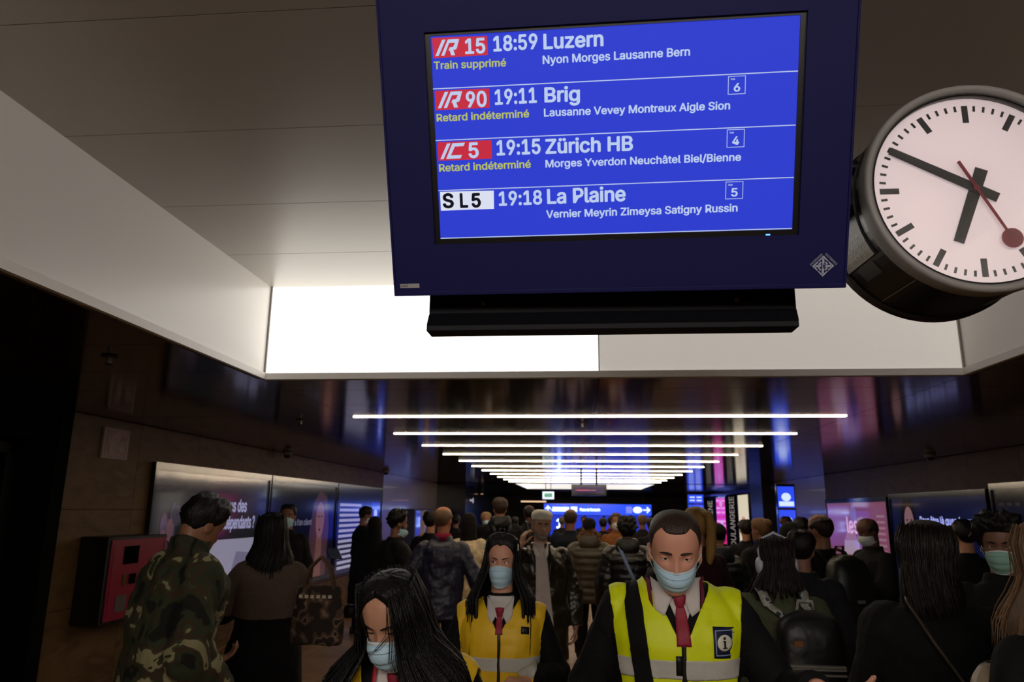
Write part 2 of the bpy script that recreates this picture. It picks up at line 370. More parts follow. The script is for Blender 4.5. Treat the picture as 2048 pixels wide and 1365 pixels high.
def logo(kind, x0, y0, w, h, slope):          # slanted train marks, drawn in a 0..1 box
    def T(p): return bu(x0+p[0]*w, y0-p[1]*h+slope*p[0]*w)
    S = [[(0, 0), (.13, 0), (.42, 1), (.28, 1)]]
    if kind == 'IR':
        S += [[(.24, 0), (.37, 0), (.57, .78), (.82, .78), (.86, 1), (.52, 1)], [(.57, .78), (.82, .78), (.97, 1), (.86, 1)], [(.82, .78), (.99, 1), (.90, .52), (.74, .52)],
              [(.55, .30), (.86, .36), (.92, .55), (.60, .50)], [(.58, .40), (.74, .36), (.82, 0), (.66, 0)]]
    else:
        S += [[(.24, 0), (.37, 0), (.60, .78), (.96, .78), (1.02, 1), (.5, 1)], [(.24, 0), (.84, 0), (.90, .22), (.42, .22)]]
    mb = MB()
    for k, s_ in enumerate(S): mb.prism([T(p) for p in s_], -.0016-.00005*k, -.0009)
    mb.build('train_mark', m_tw, scr)
logo('IR', 871, 112.5, 48, 32, -.05); logo('IR', 876, 217, 49, 32, -.05); logo('IC', 881, 319, 48, 31, -.05)
W = m_tw
for a in (('15', 930.5, 107.5, 971, 105.5, 78.5), ('18:59', 987, 102.5, 1075.5, 97, 73.5), ('Luzern', 1087, 98, 1207, 91.5, 69), ('90', 932.5, 214.3, 974, 212.5, 184.5),
          ('19:11', 990, 209.3, 1074, 204.8, 180.5), ('Brig', 1089, 204.3, 1160, 201.5, 176), ('5', 937.5, 315.5, 958, 314.7, 286.5), ('19:15', 993.5, 310.5, 1081.5, 307, 282),
          ('Zürich HB', 1091, 307.3, 1266, 300.5, 279.5), ('19:18', 998, 411.3, 1084.5, 408, 384.5), ('La Plaine', 1094.5, 407.5, 1251.5, 401.5, 379.5)):
    btext(*a, W, weight=.026)
for a in (('Nyon Morges Lausanne Bern', 1085.5, 128, 1380, 111, 112), ('Lausanne Vevey Montreux Aigle Sion', 1088, 233, 1460, 218.5, 218), ('Morges Yverdon Neuchâtel Biel/Bienne', 1091, 335, 1482, 321.5, 320.5),
          ('Vernier Meyrin Zimeysa Satigny Russin', 1092.5, 436, 1475, 423, 421.5)): btext(*a, W, weight=.022)
for a in (('Train supprimé', 868, 138.7, 1012.5, 132.6, 124), ('Retard indéterminé', 873.5, 243.4, 1058.5, 234.4, 229), ('Retard indéterminé', 878.5, 343.4, 1062, 335.3, 329)): btext(*a, m_ty, weight=.02)
for a in (('S', 886, 415.7, 908.5, 414.8, 388.5), ('L', 920.5, 415, 937, 414.4, 388), ('5', 943.5, 414.5, 962.5, 413.7, 388)): btext(*a, m_ink, weight=.034).location.y = -.0007
for (x0, y0, x1, y1, dgt, dx0, dx1, db) in ((1455, 151, 1491.5, 189.5, '6', 1467, 1480, 183), (1452.7, 258, 1489.4, 295.6, '4', 1464, 1478, 289.5), (1450, 362.6, 1486.5, 398.8, '5', 1462, 1475, 393)):
    a, b = bu(x0+.5, y1), bu(x1, y0); t = .0013; mb = MB()
    mb.box(a[0], b[0], -.001, -.0002, a[1], a[1]+t).box(a[0], b[0], -.001, -.0002, b[1]-t, b[1]).box(a[0], a[0]+t, -.001, -.0002, a[1]+t, b[1]-t).box(b[0]-t, b[0], -.001, -.0002, a[1]+t, b[1]-t).build('track_box', W, scr)
    btext(dgt, dx0, db, dx1, db-.3, db-16, W, weight=.022)
    btext('Voie', x0+6, y0+9.3, x0+15, y0+8.9, y0+5.6, W, weight=.02)
text('NEC', *bu(1217, 481), .0038, mat('faint_print', '#5a5a60', var=0), board, y=-.0042, width=.018)
q = bu(1535, 469.5); MB().box(q[0]-.005, q[0]+.005, -.006, -.003, q[1]-.0015, q[1]+.0015).build('status_lamp', mat('blue_led', '#5f8cff', var=0, emit=5, ecol='#3d74ff'), board)
# inventory sticker
a, b = bu(801, 576.5, CF), bu(838.5, 567.5, CF)
st = MB().box(a[0], b[0], CF-.001, CF, a[1], b[1]).build('sticker', mat('sticker', '#9c9a98', var=.03), board)
text('45Q3', a[0]+.003, a[1]+.0028, .0052, m_ink, st, y=CF-.0011, width=.018, weight=.01)
# maker's diamond of four arrows
lg = bu(1646, 532.5, CF); m_sil = mat('silver_print', '#aeb2c4', var=.03, rough=.4)
R_ = abs(bu(1671, 532, CF)[0]-lg[0])
lroot = MB()
for k in range(4):
    a_ = k*PI/2; c_, s_ = cos(a_), sin(a_)
    def tr(p): return (lg[0]+(p[0]*c_-p[1]*s_)*R_, lg[1]+(p[0]*s_+p[1]*c_)*R_)
    lroot.prism([tr(p) for p in [(-.08, .2), (.08, .2), (.08, .62), (-.08, .62)]], CF-.001, CF)
    lroot.prism([tr(p) for p in [(-.42, .42), (-.30, .42), (0, .72), (0, .88)]], CF-.0012, CF)
    lroot.prism([tr(p) for p in [(0, .88), (0, .72), (.30, .42), (.42, .42)]], CF-.0012, CF)
    lroot.prism([tr(p) for p in [(.12, .30), (.30, .12), (.38, .2), (.2, .38)]], CF-.001, CF)
mk = lroot.build('maker_mark', m_sil, board)
text('PEL', lg[0], lg[1]-.0045, .009, m_sil, mk, y=CF-.001, width=.025, weight=.0, center=True)
text('PASSENGER', lg[0]-R_*.96, lg[1]+R_*.06, .0052, m_sil, mk, y=CF-.001, width=R_*1.25, weight=.0, rot=PI/4)
text('ELECTRONICS', lg[0]+R_*.10, lg[1]+R_*.96, .0052, m_sil, mk, y=CF-.001, width=R_*1.28, weight=.0, rot=-PI/4)
for (px, py) in ((767, 20), (1700, 14), (800, 570), (1680, 553)): pass
# twin rear screen and the black carrier beam under and between them (world axes)
inv = board.matrix_world.inverted()
def world_part(mb, name, m, **k):
    mb.v = [tuple(inv @ Vector(v)) for v in mb.v]; return mb.build(name, m, board, **k)
n0 = on_y(859, 600, 1.93); n1 = on_y(1591, 590, 1.93); t0 = on_y(853, 650, 1.90); t1 = on_y(1598, 640, 1.90)
zn = on_y(1225, 624, 1.93).z; zt = on_y(1225, 646, 1.90).z; zb = on_y(1225, 658, 1.90).z
world_part(MB().box(t0.x, t1.x, 1.90, 1.97, zb, zt), 'tray', m_blk, bevel=.002)
fr = [(n0.x, 1.93, zn), (n1.x, 1.93, zn), (n1.x, 1.99, zn), (n0.x, 1.99, zn), (t0.x, 1.90, zt), (t1.x, 1.90, zt), (t1.x, 1.97, zt), (t0.x, 1.97, zt)]
world_part(MB().add(fr, [(3, 2, 1, 0), (4, 5, 6, 7), (0, 1, 5, 4), (2, 3, 7, 6), (1, 2, 6, 5), (3, 0, 4, 7)]), 'flange', m_blk)
world_part(MB().box(n0.x, n1.x, 1.93, 1.99, zn, 3.02), 'beam', m_blk, bevel=.003)
for xx in (-.28, .45): world_part(MB().tube([(xx, 1.99, 2.95), (xx, 1.99, ZT-.012)], .03, 16), 'hanger_pole', m_blk, smooth=True)
world_part(MB().box(-.36, .53, 1.9, 2.08, ZT-.012, ZT), 'ceiling_plate', m_blk)
for px, py in ((967, 608), (1473, 601)):
    p = on_y(px, py, 1.93); sc_ = MB(); disc(sc_, p.x, p.z, .006, 1.922, 1.93, 12); world_part(sc_, 'screw', m_grey)
pm = MB(); 
for k in range(14):
    p = on_y(1104+k*5.2, 601-k*.05, 1.93); pm.box(p.x-.0016, p.x+.0008, 1.929, 1.9295, p.z-.0012, p.z+.0008)
world_part(pm, 'vent_slots', mat('faint_print', '#5a5a60'))

# ================================================================== clock
CC = Vector((1.0269, 1.8751, 2.5447))
clock = thing('station_clock', 'round black station clock with white dial and red second hand beside the departure board', 'clock', CC, .0055)
clock.rotation_euler = (.0211, 0, .0055)
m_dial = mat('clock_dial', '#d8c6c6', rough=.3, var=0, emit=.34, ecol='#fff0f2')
m_rim = mat('clock_rim', '#8c8986', rough=.5, metal=.0, var=.04)
m_drum = mat('clock_drum', '#0d0c0b', rough=.33, var=.1, bump=.04, bscale=200)
m_tick = mat('clock_black', '#141414', rough=.4, var=0)
m_sec = mat('clock_red', '#7d1020', rough=.4, var=0)
def lathe(prof, n=72):
    P = [[(r*cos(2*PI*k/n), y, r*sin(2*PI*k/n)) for k in range(n)] for r, y in prof]
    return MB().grid(P, close_u=True)
lathe([(.001, .30), (.262, .30), (.285, .292), (.288, .285), (.288, .262), (.279, .258), (.279, .02), (.283, .016)]).build('drum', m_drum, clock, smooth=False)
lathe([(.283, .02), (.284, -.022), (.279, -.032), (.268, -.030), (.262, -.020), (.2605, -.004), (.2605, .004)]).build('rim', m_rim, clock, smooth=True)
lathe([(.262, -.0205), (.2575, -.021), (.2565, -.002), (.2605, .0)]).build('inner_ring', m_drum, clock, smooth=True)
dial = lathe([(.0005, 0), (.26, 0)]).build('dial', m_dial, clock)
glm = D.materials.new('clock_glass'); glm.use_nodes = True
_nt = glm.node_tree; _nt.nodes.clear(); _o = _nt.nodes.new('ShaderNodeOutputMaterial'); _mx = _nt.nodes.new('ShaderNodeMixShader'); _t = _nt.nodes.new('ShaderNodeBsdfTransparent'); _g = _nt.nodes.new('ShaderNodeBsdfGlossy'); _fr = _nt.nodes.new('ShaderNodeFresnel')
_g.inputs['Roughness'].default_value = .01; _fr.inputs[0].default_value = 1.5
_nt.links.new(_fr.outputs[0], _mx.inputs[0]); _nt.links.new(_t.outputs[0], _mx.inputs[1]); _nt.links.new(_g.outputs[0], _mx.inputs[2]); _nt.links.new(_mx.outputs[0], _o.inputs[0])
lathe([(.0005, -.0185), (.2575, -.0185), (.2575, -.0165), (.0005, -.0165)]).build('glass', glm, clock)
def bar(a, r0, r1, w0, w1, y0, y1):
    s_, c_ = sin(a), cos(a); q = lambda r, w_: (r*s_+w_*c_, r*c_-w_*s_)
    return [q(r0, w0/2), q(r1, w1/2), q(r1, -w1/2), q(r0, -w0/2)][::1], y0, y1
for k in range(60):
    big = k % 5 == 0
    p, a, b = bar(k*PI/30, .188 if big else .2205, .2365, .0155 if big else .0062, .0155 if big else .0062, -.001, 0)
    MB().prism(p, a, b).build('minute_mark' if not big else 'hour_mark', m_tick, dial)
def hand(name, hr, parts, y0, y1, m):
    mb = MB(); a = hr*PI/6
    for r0, r1, w0, w1 in parts: p, c_, d_ = bar(a, r0, r1, w0, w1, y0, y1); mb.prism(p, c_, d_)
    return mb, a
HA = math.radians(201.5)/(PI/6); 
mb, _ = hand('h', HA, [(-.058, .155, .032, .026)], -.006, -.004, m_tick); mb.build('hour_hand', m_tick, clock)
MA = math.radians(-61.5)/(PI/6)
mb, _ = hand('m', MA, [(-.058, .232, .026, .0205)], -.009, -.007, m_tick); mb.build('minute_hand', m_tick, clock)
SA = math.radians(153)
mb, _ = hand('s', SA/(PI/6), [(-.083, .15, .0088, .0068)], -.013, -.0115, m_sec)
disc(mb, .155*sin(SA), .155*cos(SA), .0262, -.013, -.0115, 32); mb.build('second_hand', m_sec, clock)
hb = MB(); disc(hb, 0, 0, .008, -.0135, 0, 20); hb.build('hub', m_sec, clock)
# side mount towards the board, hatch, sticker, hanger
MB().tube([(-.27, .15, .02), (-.42, .15, .02)], .055, 24).build('side_mount', m_drum, clock, smooth=False, bevel=.003)
MB().tube([(-.26, .08, .105), (-.315, .08, .105)], .022, 18).tube([(-.315, .08, .105), (-.33, .08, .105)], .027, 18).build('knob', m_drum, clock)
def curved(a0, a1, y0, y1, r, th, n=14):
    P = [[((r+th)*cos(a0+(a1-a0)*i/n), y, (r+th)*sin(a0+(a1-a0)*i/n)) for y in (y0, y1)] for i in range(n+1)]
    Q = [[(r*cos(a0+(a1-a0)*i/n), y, r*sin(a0+(a1-a0)*i/n)) for y in (y0, y1)] for i in range(n+1)]
    return MB().shell(P, Q)
curved(rad(150), rad(212), .06, .25, .278, .006).build('hatch', mat('speckled_black', '#1b1a19', rough=.28, var=.5, scale=150, bump=.2, bscale=300), clock)
curved(rad(214), rad(222), .10, .2, .279, .0012, 4).build('sticker', mat('grey_sticker', '#3a3838', var=.1, scale=40), clock)
curved(rad(236), rad(236.5), .03, .25, .279, .0006, 2).build('scratch', mat('scratch', '#8e8a82', var=.2), clock)
# ================================================================== people
def catmull(keys, n):
    K = np.array(keys, float); K = np.vstack([2*K[0]-K[1], K, 2*K[-1]-K[-2]]); out = []
    m = len(K)-3
    for i in range(n):
        u = i/(n-1)*m; j = min(int(u), m-1); t = u-j
        a, b, c, d = K[j:j+4]
        out.append(.5*((2*b)+(-a+c)*t+(2*a-5*b+4*c-d)*t*t+(-a+3*b-3*c+d)*t**3))
    return np.array(out)
# head profile: z above chin, front, back, half width
HP = catmull([(0, .064, .000, .010), (.003, .078, .012, .034), (.02, .087, .030, .046), (.05, .087, .060, .056), (.08, .085, .082, .064), (.115, .082, .098, .070), (.15, .087, .102, .075),
              (.185, .080, .095, .073), (.212, .062, .076, .060), (.228, .036, .046, .038), (.2345, .012, .016, .013), (.235, .001, .001, .001)], 90)
HP[:, 1:] = np.maximum(HP[:, 1:], .0008); HZ = np.maximum.accumulate(HP[:, 0]+np.arange(90)*1e-7)
def hp(z): return [np.interp(z, HZ, HP[:, k]) for k in (1, 2, 3)]
def G(v, c, s_): return np.exp(-((v-c)/s_)**2)
def feat(x, z):
    ax = abs(x)
    nz = np.interp(z, [.06, .068, .076, .082, .088, .1, .112, .124, .136], [0, .002, .016, .024, .023, .016, .010, .006, .0])
    nw = np.interp(z, [.07, .085, .1, .13], [.013, .012, .0095, .009])
    f = nz*np.exp(-(x/nw)**2) + .009*G(ax, .0135, .006)*G(z, .079, .006)
    f += -.010*G(ax, .031, .016)*G(z, .116, .010) + .0045*G(ax, .026, .022)*G(z, .133, .008) + .005*G(ax, .045, .016)*G(z, .096, .016)
    f += .0055*np.exp(-(x/.024)**2)*(G(z, .0525, .005)+G(z, .041, .006)) - .003*np.exp(-(x/.026)**2)*G(z, .047, .0025) - .003*G(x, 0, .02)*G(z, .031, .006) + .005*G(x, 0, .018)*G(z, .017, .012)
    return f
def headpt(a, z, off=0., features=True):          # a: azimuth from the face (0) round; z above chin
    f, b, w_ = hp(z); p = 2.25; sx, cx = sin(a), cos(a)
    x = w_*np.sign(sx)*abs(sx)**(2/p); d = f if cx > 0 else b
    y = -d*np.sign(cx)*abs(cx)**(2/p)
    if features and cx > 0: y -= feat(x, z)*min(1, cx*2.2)
    v = np.array([x, y, z])
    if off:
        nrm = np.array([sx*.9, -cx, max(0, (z-.15)/.085)*1.4 if z > .15 else 0.]); v = v+off*nrm/np.linalg.norm(nrm)
    return v
def face_y(x, z, features=True):
    f, b, w_ = hp(z); r = min(1, abs(x)/w_); y = -f*(1-r**2.25)**(1/2.25)
    return y-(feat(x, z) if features else 0)

class Flesh:                                     # closed overlapping pieces, later fused to one skin
    def __init__(s, T=None): s.mb = MB(); s.T = T or (lambda p: p)
    def loft(s, rings):
        n = len(rings[0]); R_ = len(rings); o = [s.T(np.array(p)) for g in rings for p in g]
        fs = [(i*n+k, i*n+(k+1) % n, (i+1)*n+(k+1) % n, (i+1)*n+k) for i in range(R_-1) for k in range(n)]
        fs += [tuple(range(n-1, -1, -1)), tuple(range((R_-1)*n, R_*n))]
        s.mb.add([tuple(map(float, q)) for q in o], fs)
    def torso(s, keys, n=20, m=22, p=2.3):       # keys: z, cy, rx, ry, cx
        K = catmull([k if len(k) > 4 else tuple(k)+(0,) for k in keys], n)
        s.loft([[(k[4]+abs(k[2])*np.sign(cos(a))*abs(cos(a))**(2/p), k[1]+abs(k[3])*np.sign(sin(a))*abs(sin(a))**(2/p), k[0]) for a in [2*PI*j/m for j in range(m)]] for k in K])
    def bone(s, a, ra, b, rb, n=12, ends=(1, 1), flat=1., nrm=None, raw=False):
        a, b = Vector(a), Vector(b); d = (b-a); L = d.length; t = d.normalized()
        u = Vector(nrm).cross(t).normalized() if nrm is not None else (t.cross(Vector((0, 1, 0))) if abs(t.y) < .9 else t.cross(Vector((1, 0, 0)))).normalized()
        v = t.cross(u).normalized(); R_ = []
        st = []
        if ends[0]: st += [(-ra*cos(q), ra*sin(q)) for q in (rad(14), rad(40), rad(66))]
        st += [(L*i/4, ra+(rb-ra)*i/4) for i in range(5)]
        if ends[1]: st += [(L+rb*sin(q), rb*cos(q)) for q in (rad(24), rad(50), rad(76))]
        for (l, r) in st: R_.append([tuple(a+t*l+u*(r*cos(2*PI*k/n))+v*(r*flat*sin(2*PI*k/n))) for k in range(n)])
        s.loft(R_)
    def ball(s, c, r, n=14):
        r = (r, r, r) if not isinstance(r, tuple) else r
        s.loft([[(c[0]+r[0]*sin(t)*cos(2*PI*k/n), c[1]+r[1]*sin(t)*sin(2*PI*k/n), c[2]-r[2]*cos(t)) for k in range(n)] for t in [PI*(i+.25)/8.5*1. for i in range(9)]])
    def build(s, name, m, parent, voxel, smooth=2, fold=0., fscale=.12, live=True):
        ob = s.mb.build(name, m, parent)
        r = ob.modifiers.new('fuse', 'REMESH'); r.mode = 'VOXEL'; r.voxel_size = voxel; r.use_smooth_shade = True
        if smooth: q = ob.modifiers.new('smooth', 'SMOOTH'); q.iterations = smooth; q.factor = .6
        if fold:
            tx = D.textures.get('folds%g' % fscale)
            if not tx: tx = D.textures.new('folds%g' % fscale, 'CLOUDS'); tx.noise_scale = fscale; tx.noise_depth = 2
            d = ob.modifiers.new('folds', 'DISPLACE'); d.texture = tx; d.strength = fold; d.mid_level = .5; d.texture_coords = 'GLOBAL'
        return ob

def rotm(ax, a): return np.array(Matrix.Rotation(a, 3, ax))
SKIN = {}
def skin(h):
    return mat('skin_'+h, '#'+h, rough=.5, var=.12, scale=35, bump=.05, bscale=220, spec=.4)
def cloth(h, kind='wool'):
    if kind == 'leather': return mat('leather_'+h, '#'+h, rough=.32, var=.12, scale=14, bump=.25, bscale=30, spec=.5)
    if kind == 'nylon': return mat('nylon_'+h, '#'+h, rough=.45, var=.1, scale=10, bump=.3, bscale=22)
    return mat('cloth_'+h, '#'+h, rough=.85, var=.15, scale=20, bump=.25, bscale=70, spec=.25)
def hairm(h): return mat('hair_'+h, '#'+h, rough=.5, var=.35, scale=60, bump=.5, bscale=60, stretch=(3, 3, .35), spec=.3)
m_maskb = mat('surgical_mask_blue', '#b4d6ea', rough=.75, var=.03, scale=60, bump=.1, bscale=200)
m_maskw = mat('surgical_mask_white', '#cfd4d6', rough=.8, var=.03)
m_eye = None
def eye_mat(iris):
    nm = 'eye_'+iris
    if nm in MATS: return MATS[nm]
    m = D.materials.new(nm); m.use_nodes = True; nt = m.node_tree; b = nt.nodes['Principled BSDF']
    tc = nt.nodes.new('ShaderNodeTexCoord'); sp = nt.nodes.new('ShaderNodeSeparateXYZ'); r = nt.nodes.new('ShaderNodeValToRGB'); r.color_ramp.interpolation = 'CONSTANT'
    ml = nt.nodes.new('ShaderNodeMath'); ml.operation = 'MULTIPLY'; ml.inputs[1].default_value = -1/.0118
    cr = r.color_ramp; cr.elements[0].color = lin('d9cfc8'); cr.elements[1].position = .885; cr.elements[1].color = lin(iris)
    e = cr.elements.new(.972); e.color = lin('050505')
    nt.links.new(tc.outputs['Object'], sp.inputs[0]); nt.links.new(sp.outputs['Y'], ml.inputs[0]); nt.links.new(ml.outputs[0], r.inputs[0]); nt.links.new(r.outputs[0], b.inputs['Base Color'])
    b.inputs['Roughness'].default_value = .12; MATS[nm] = m; return m

def person(label, x, y, H=1.75, rot=0., top=None, legs='0e0e10', hair=None, head=(0, 0, 0), lean=0., L=None, Rr=None, stride=0., voxel=.012,
           female=False, skinc='b98468', mask=None, neck=(0, 0, 0), eyes=None, brows=None, shoes='0a0a0a', collar=None, group=None, fist=(1, 1), gaze=(0, 0), lids=.5, trousers=True, beard=None, broad=1., fv=None):
    """rot 0 faces the camera end of the hall (-Y); L is the arm on local +x. Arm = (elbow, wrist, finger direction, palm normal)."""
    s = H/1.75
    P = thing('person', label, 'person', (x, y, 0), rot, group)
    top = dict(dict(c='0d0d10', kind='wool', hem=.72, bulk=.012, flare=.0, fold=.014, name='jacket'), **(top or {}))
    sk = skin(skinc); fw = .9 if female else 1.; fw *= broad
    def bend(p):
        t = min(1, max(0, (p[2]-.92)/.4)); a = lean*t*t*(3-2*t)
        q = np.array([p[0], p[1], p[2]-.95]); q = rotm('X', a) @ q; q[2] += .95; return q*s if p[2] > .92 else np.array(p)*s
    hy, hpitch, hr = head
    Rh = rotm('Z', hy) @ rotm('X', hpitch) @ rotm('Y', hr)
    piv = np.array([0, .02, 1.545])
    def hT(p):                                   # head-local (chin z=0) to person
        q = np.array([p[0], p[1]+.0, p[2]+1.515]); return bend(Rh @ (q-piv) + piv + np.array(neck))
    hw, hh = (.93, .965) if female else (1., 1.)
    def hS(p): return hT(np.array([p[0]*hw, p[1]*.97, .235-(.235-p[2])*hh]))
    L = L or ((.235, .03, 1.10), (.245, -.03, .86), (0, -.15, -1), (-1, 0, 0))
    Rr = Rr or ((-.235, .03, 1.10), (-.245, -.03, .86), (0, -.15, -1), (1, 0, 0))
    # --- body: one fused skin
    b = Flesh(bend)
    b.torso([(.84, 0, .13, .09), (.92, 0, .165, .11), (1.05, 0, .14*fw, .095), (1.2, 0, .15*fw, .105), (1.34, .005, .155*fw, .10), (1.42, .01, .12*fw, .075), (1.47, .015, .062, .06), (1.5, .015, .055, .057), (1.56, .012, .054, .058), (1.6, .01, .05, .055)], n=30)
    for sg, arm in ((1, L), (-1, Rr)):
        sh_ = (.160*fw*sg, .01, 1.375); el, wr, fd, pn = arm
        b.bone(sh_, .052*fw, el, .04*fw); b.bone(el, .04*fw, wr, .026*fw)
        t = Vector(fd).normalized(); n_ = Vector(pn).normalized(); n_ = (n_-t*n_.dot(t)).normalized(); sd = t.cross(n_); W_ = Vector(wr)
        th = sg if Vector((0, -1, 0)).dot(sd) >= 0 else -sg
        palm0, palm1 = W_+t*.015, W_+t*.082
        for k in (-1, -.33, .33, 1): b.bone(palm0+sd*(.012*k), .014, palm1+sd*(.029*k), .012, n=8)
        cu = fist[0] if sg > 0 else fist[1]
        for k, ln in zip((-1, -.33, .33, 1), (.036, .044, .046, .038)):
            p0 = palm1+sd*(.030*k); q = t
            for j, fr in enumerate((1., .72, .55)):
                a = cu*(.45+.35*j); q2 = (t*cos(cu*.5*(j+1)) + n_*sin(cu*.5*(j+1))).normalized()
                p1 = p0+q2*ln*fr; b.bone(p0, .0092-.0008*j, p1, .0085-.0008*j, n=8); p0 = p1
        thd = -1 if sd.dot(Vector((0, -1, 0))) < 0 else 1
        p0 = palm0+sd*(.024*thd); p1 = p0+(t*.6+sd*thd*.7+n_*.35).normalized()*.045; p2 = p1+(t*.85+sd*thd*.15+n_*.5*cu).normalized()*.034; p3 = p2+(t*.9+n_*.6*cu).normalized()*.026
        b.bone(p0, .014, p1, .0115, n=8); b.bone(p1, .011, p2, .0095, n=8); b.bone(p2, .0095, p3, .008, n=8)
    lg = {}
    for sg in (1, -1):
        st = stride*sg; hip = (.088*sg, 0, .9); kn = (.095*sg, -st*.5-.01-abs(st)*.15, .5+abs(st)*.03); an = (.1*sg, -st*1.0+.02+(0 if st >= 0 else .05), .085+(0 if st >= 0 else abs(st)*.25)); lg[sg] = (hip, kn, an)
        b.bone(hip, .08, kn, .05); b.bone(kn, .052, an, .036)
        b.bone(an, .034, (an[0]+.01*sg, an[1]-.13, an[2]-.045), .028)
    # head grid as closed loft
    NZ = 60 if voxel < .009 else 30; NA = 56 if voxel < .009 else 28
    zs = [HZ[int(i*(89)/(NZ-1))] for i in range(NZ)]
    b.T = lambda p: p
    b.loft([[hS(headpt(2*PI*k/NA, z)) for k in range(NA)] for z in zs])
    for sg in (1, -1):
        ear = [[hS((sg*(.070+.006*math.cos(a)*0+.016*(1-.5*abs(math.cos(t)))*(1 if k_ else 0)), .012+.017*sin(t)*cos(a)+.004*(z_), .103+.030*sin(t)*sin(a) )) for a in [2*PI*j/12 for j in range(12)]] for t, k_, z_ in ((.15, 1, 0), (.8, 1, 0), (1.45, 1, 0), (1.45, 0, 0), (.8, 0, 0), (.15, 0, 0))]
        b.loft(ear[::sg] if sg > 0 else ear)
    body = b.build('body', sk, P, min(voxel, fv or voxel)*s, smooth=1)
    # --- trousers, shoes
    if trousers:
        t = Flesh(bend); tm = cloth(legs)
        t.torso([(.80, 0, .13, .10), (.88, 0, .178, .122), (.97, 0, .168, .118), (1.04, 0, .155, .108)], n=10)
        for sg in (1, -1):
            h_, k_, a_ = lg[sg]; t.bone((h_[0], h_[1], h_[2]), .098, k_, .067); t.bone(k_, .068, (a_[0], a_[1], a_[2]-.035), .060, ends=(1, 0))
        t.build('trousers', tm, P, max(voxel, .011)*s, fold=.012)
    for sg in (1, -1):
        a_ = lg[sg][2]; f = Flesh(lambda p: np.array(p)*s); pt = 0 if stride*sg >= 0 else .5
        c_, s_ = cos(pt), sin(pt)
        def fp(u, v, w_): return (a_[0]+v, a_[1]+.045-(u*c_-w_*s_*-1), max(.0, a_[2]-.085)+w_*c_+(-u+.27)*s_*.35*(1 if pt else 0))
        f.loft([[fp(u, hwid*cos(q), h0+h0*sin(q)) for q in [2*PI*j/12 for j in range(12)]] for u, hwid, h0 in ((-.035, .02, .035), (-.025, .036, .052), (.03, .040, .060), (.09, .042, .052), (.14, .046, .038), (.2, .048, .031), (.24, .038, .027), (.265, .014, .020))])
        f.build('shoe', cloth(shoes, 'leather'), P, .009, smooth=2)
    # --- top garment
    bk, hem, fl = top['bulk'], top['hem'], top['flare']
    c = Flesh(bend); puff = top['kind'] == 'nylon' and top.get('puff', 1)
    keys = [(hem, 0, .172+fl+bk, .128+fl*.8+bk), (max(hem+.02, .86), 0, .178+fl*.5+bk, .128+fl*.4+bk), (1.02, 0, .166*fw+bk+fl*.2, .122+bk), (1.18, 0, .172*fw+bk, .128+bk), (1.31, 0, .178*fw+bk, .128+bk), (1.375, .006, .172*fw+bk*.8, .108+bk), (1.425, .010, .136*fw+bk*.5, .088+bk*.6), (1.455, .014, .095, .074+bk*.3), (1.49+top.get('neck', 0), .015, .07+bk*.3, .068+bk*.3)]
    n_ = 44
    K = catmull([k+(0,) for k in keys], n_)
    if puff:
        for k in K:
            if k[0] < 1.40: k[2] += .014*abs(sin(k[0]*PI/.085)); k[3] += .014*abs(sin(k[0]*PI/.085))
    m_ = 26; p = 2.3
    if female:
        def bust(a, k): return 1.+.10*G(k[0], 1.27, .07)*(G(a, -PI/2-.42, .35)+G(a, -PI/2+.42, .35))
    else:
        def bust(a, k): return 1.
    c.loft([[(k[2]*np.sign(cos(a))*abs(cos(a))**(2/p), k[1]+k[3]*bust(a, k)*np.sign(sin(a))*abs(sin(a))**(2/p), k[0]) for a in [-PI+2*PI*j/m_ for j in range(m_)]] for k in K])
    for sg, arm in ((1, L), (-1, Rr)):
        sh_ = (.158*fw*sg, .012, 1.368); el, wr = Vector(arm[0]), Vector(arm[1])
        c.bone(sh_, .060*fw+bk*.8, el, .053*fw+bk*.7); we = el+(wr-el)*.97
        c.bone(el, .056*fw+bk*.8, we, .04*fw+bk*.6, ends=(1, 0))
        if puff:
            for (A, B) in ((Vector(sh_), el), (el, we)):
                nb = 4
                for i in range(nb): q = A+(B-A)*((i+.5)/nb); c.ball(tuple(q), .066*fw+bk)
    tm = top.get('mat') or cloth(top['c'], top['kind'])
    jk = c.build(top['name'], tm, P, max(voxel*top.get('vs', 1), .0075)*s, smooth=2, fold=top['fold'])
    if top.get('hood'):
        hd = Flesh(bend); hd.torso([(1.38, .10, .10, .05), (1.44, .10, .13, .07), (1.5, .085, .125, .08), (1.55, .08, .10, .07)], n=10)
        hd.build('hood', cloth(top['hood'], 'nylon'), P, .011, smooth=2, fold=.02)
    if top.get('fur'):
        fr = MB(); rr = random.Random(3)
        for i in range(420):
            a = rr.uniform(0, 2*PI); q = rr.uniform(0, 2*PI); r0 = .115
            c0 = np.array([r0*cos(a), .085+.03*sin(q)-.02, 1.50+.085*sin(a)+.028*cos(q)]); dr = np.array([cos(a)*cos(q), sin(q), sin(a)*cos(q)+.0])
            p0, p1 = bend(c0), bend(c0+dr*rr.uniform(.02, .045)+np.array([rr.uniform(-.01, .01)]*3))
            fr.tube([p0, (p0+p1)/2, p1], [.008, .005, .001], 4)
        fr.build('fur_trim', cloth(top['fur']), P)
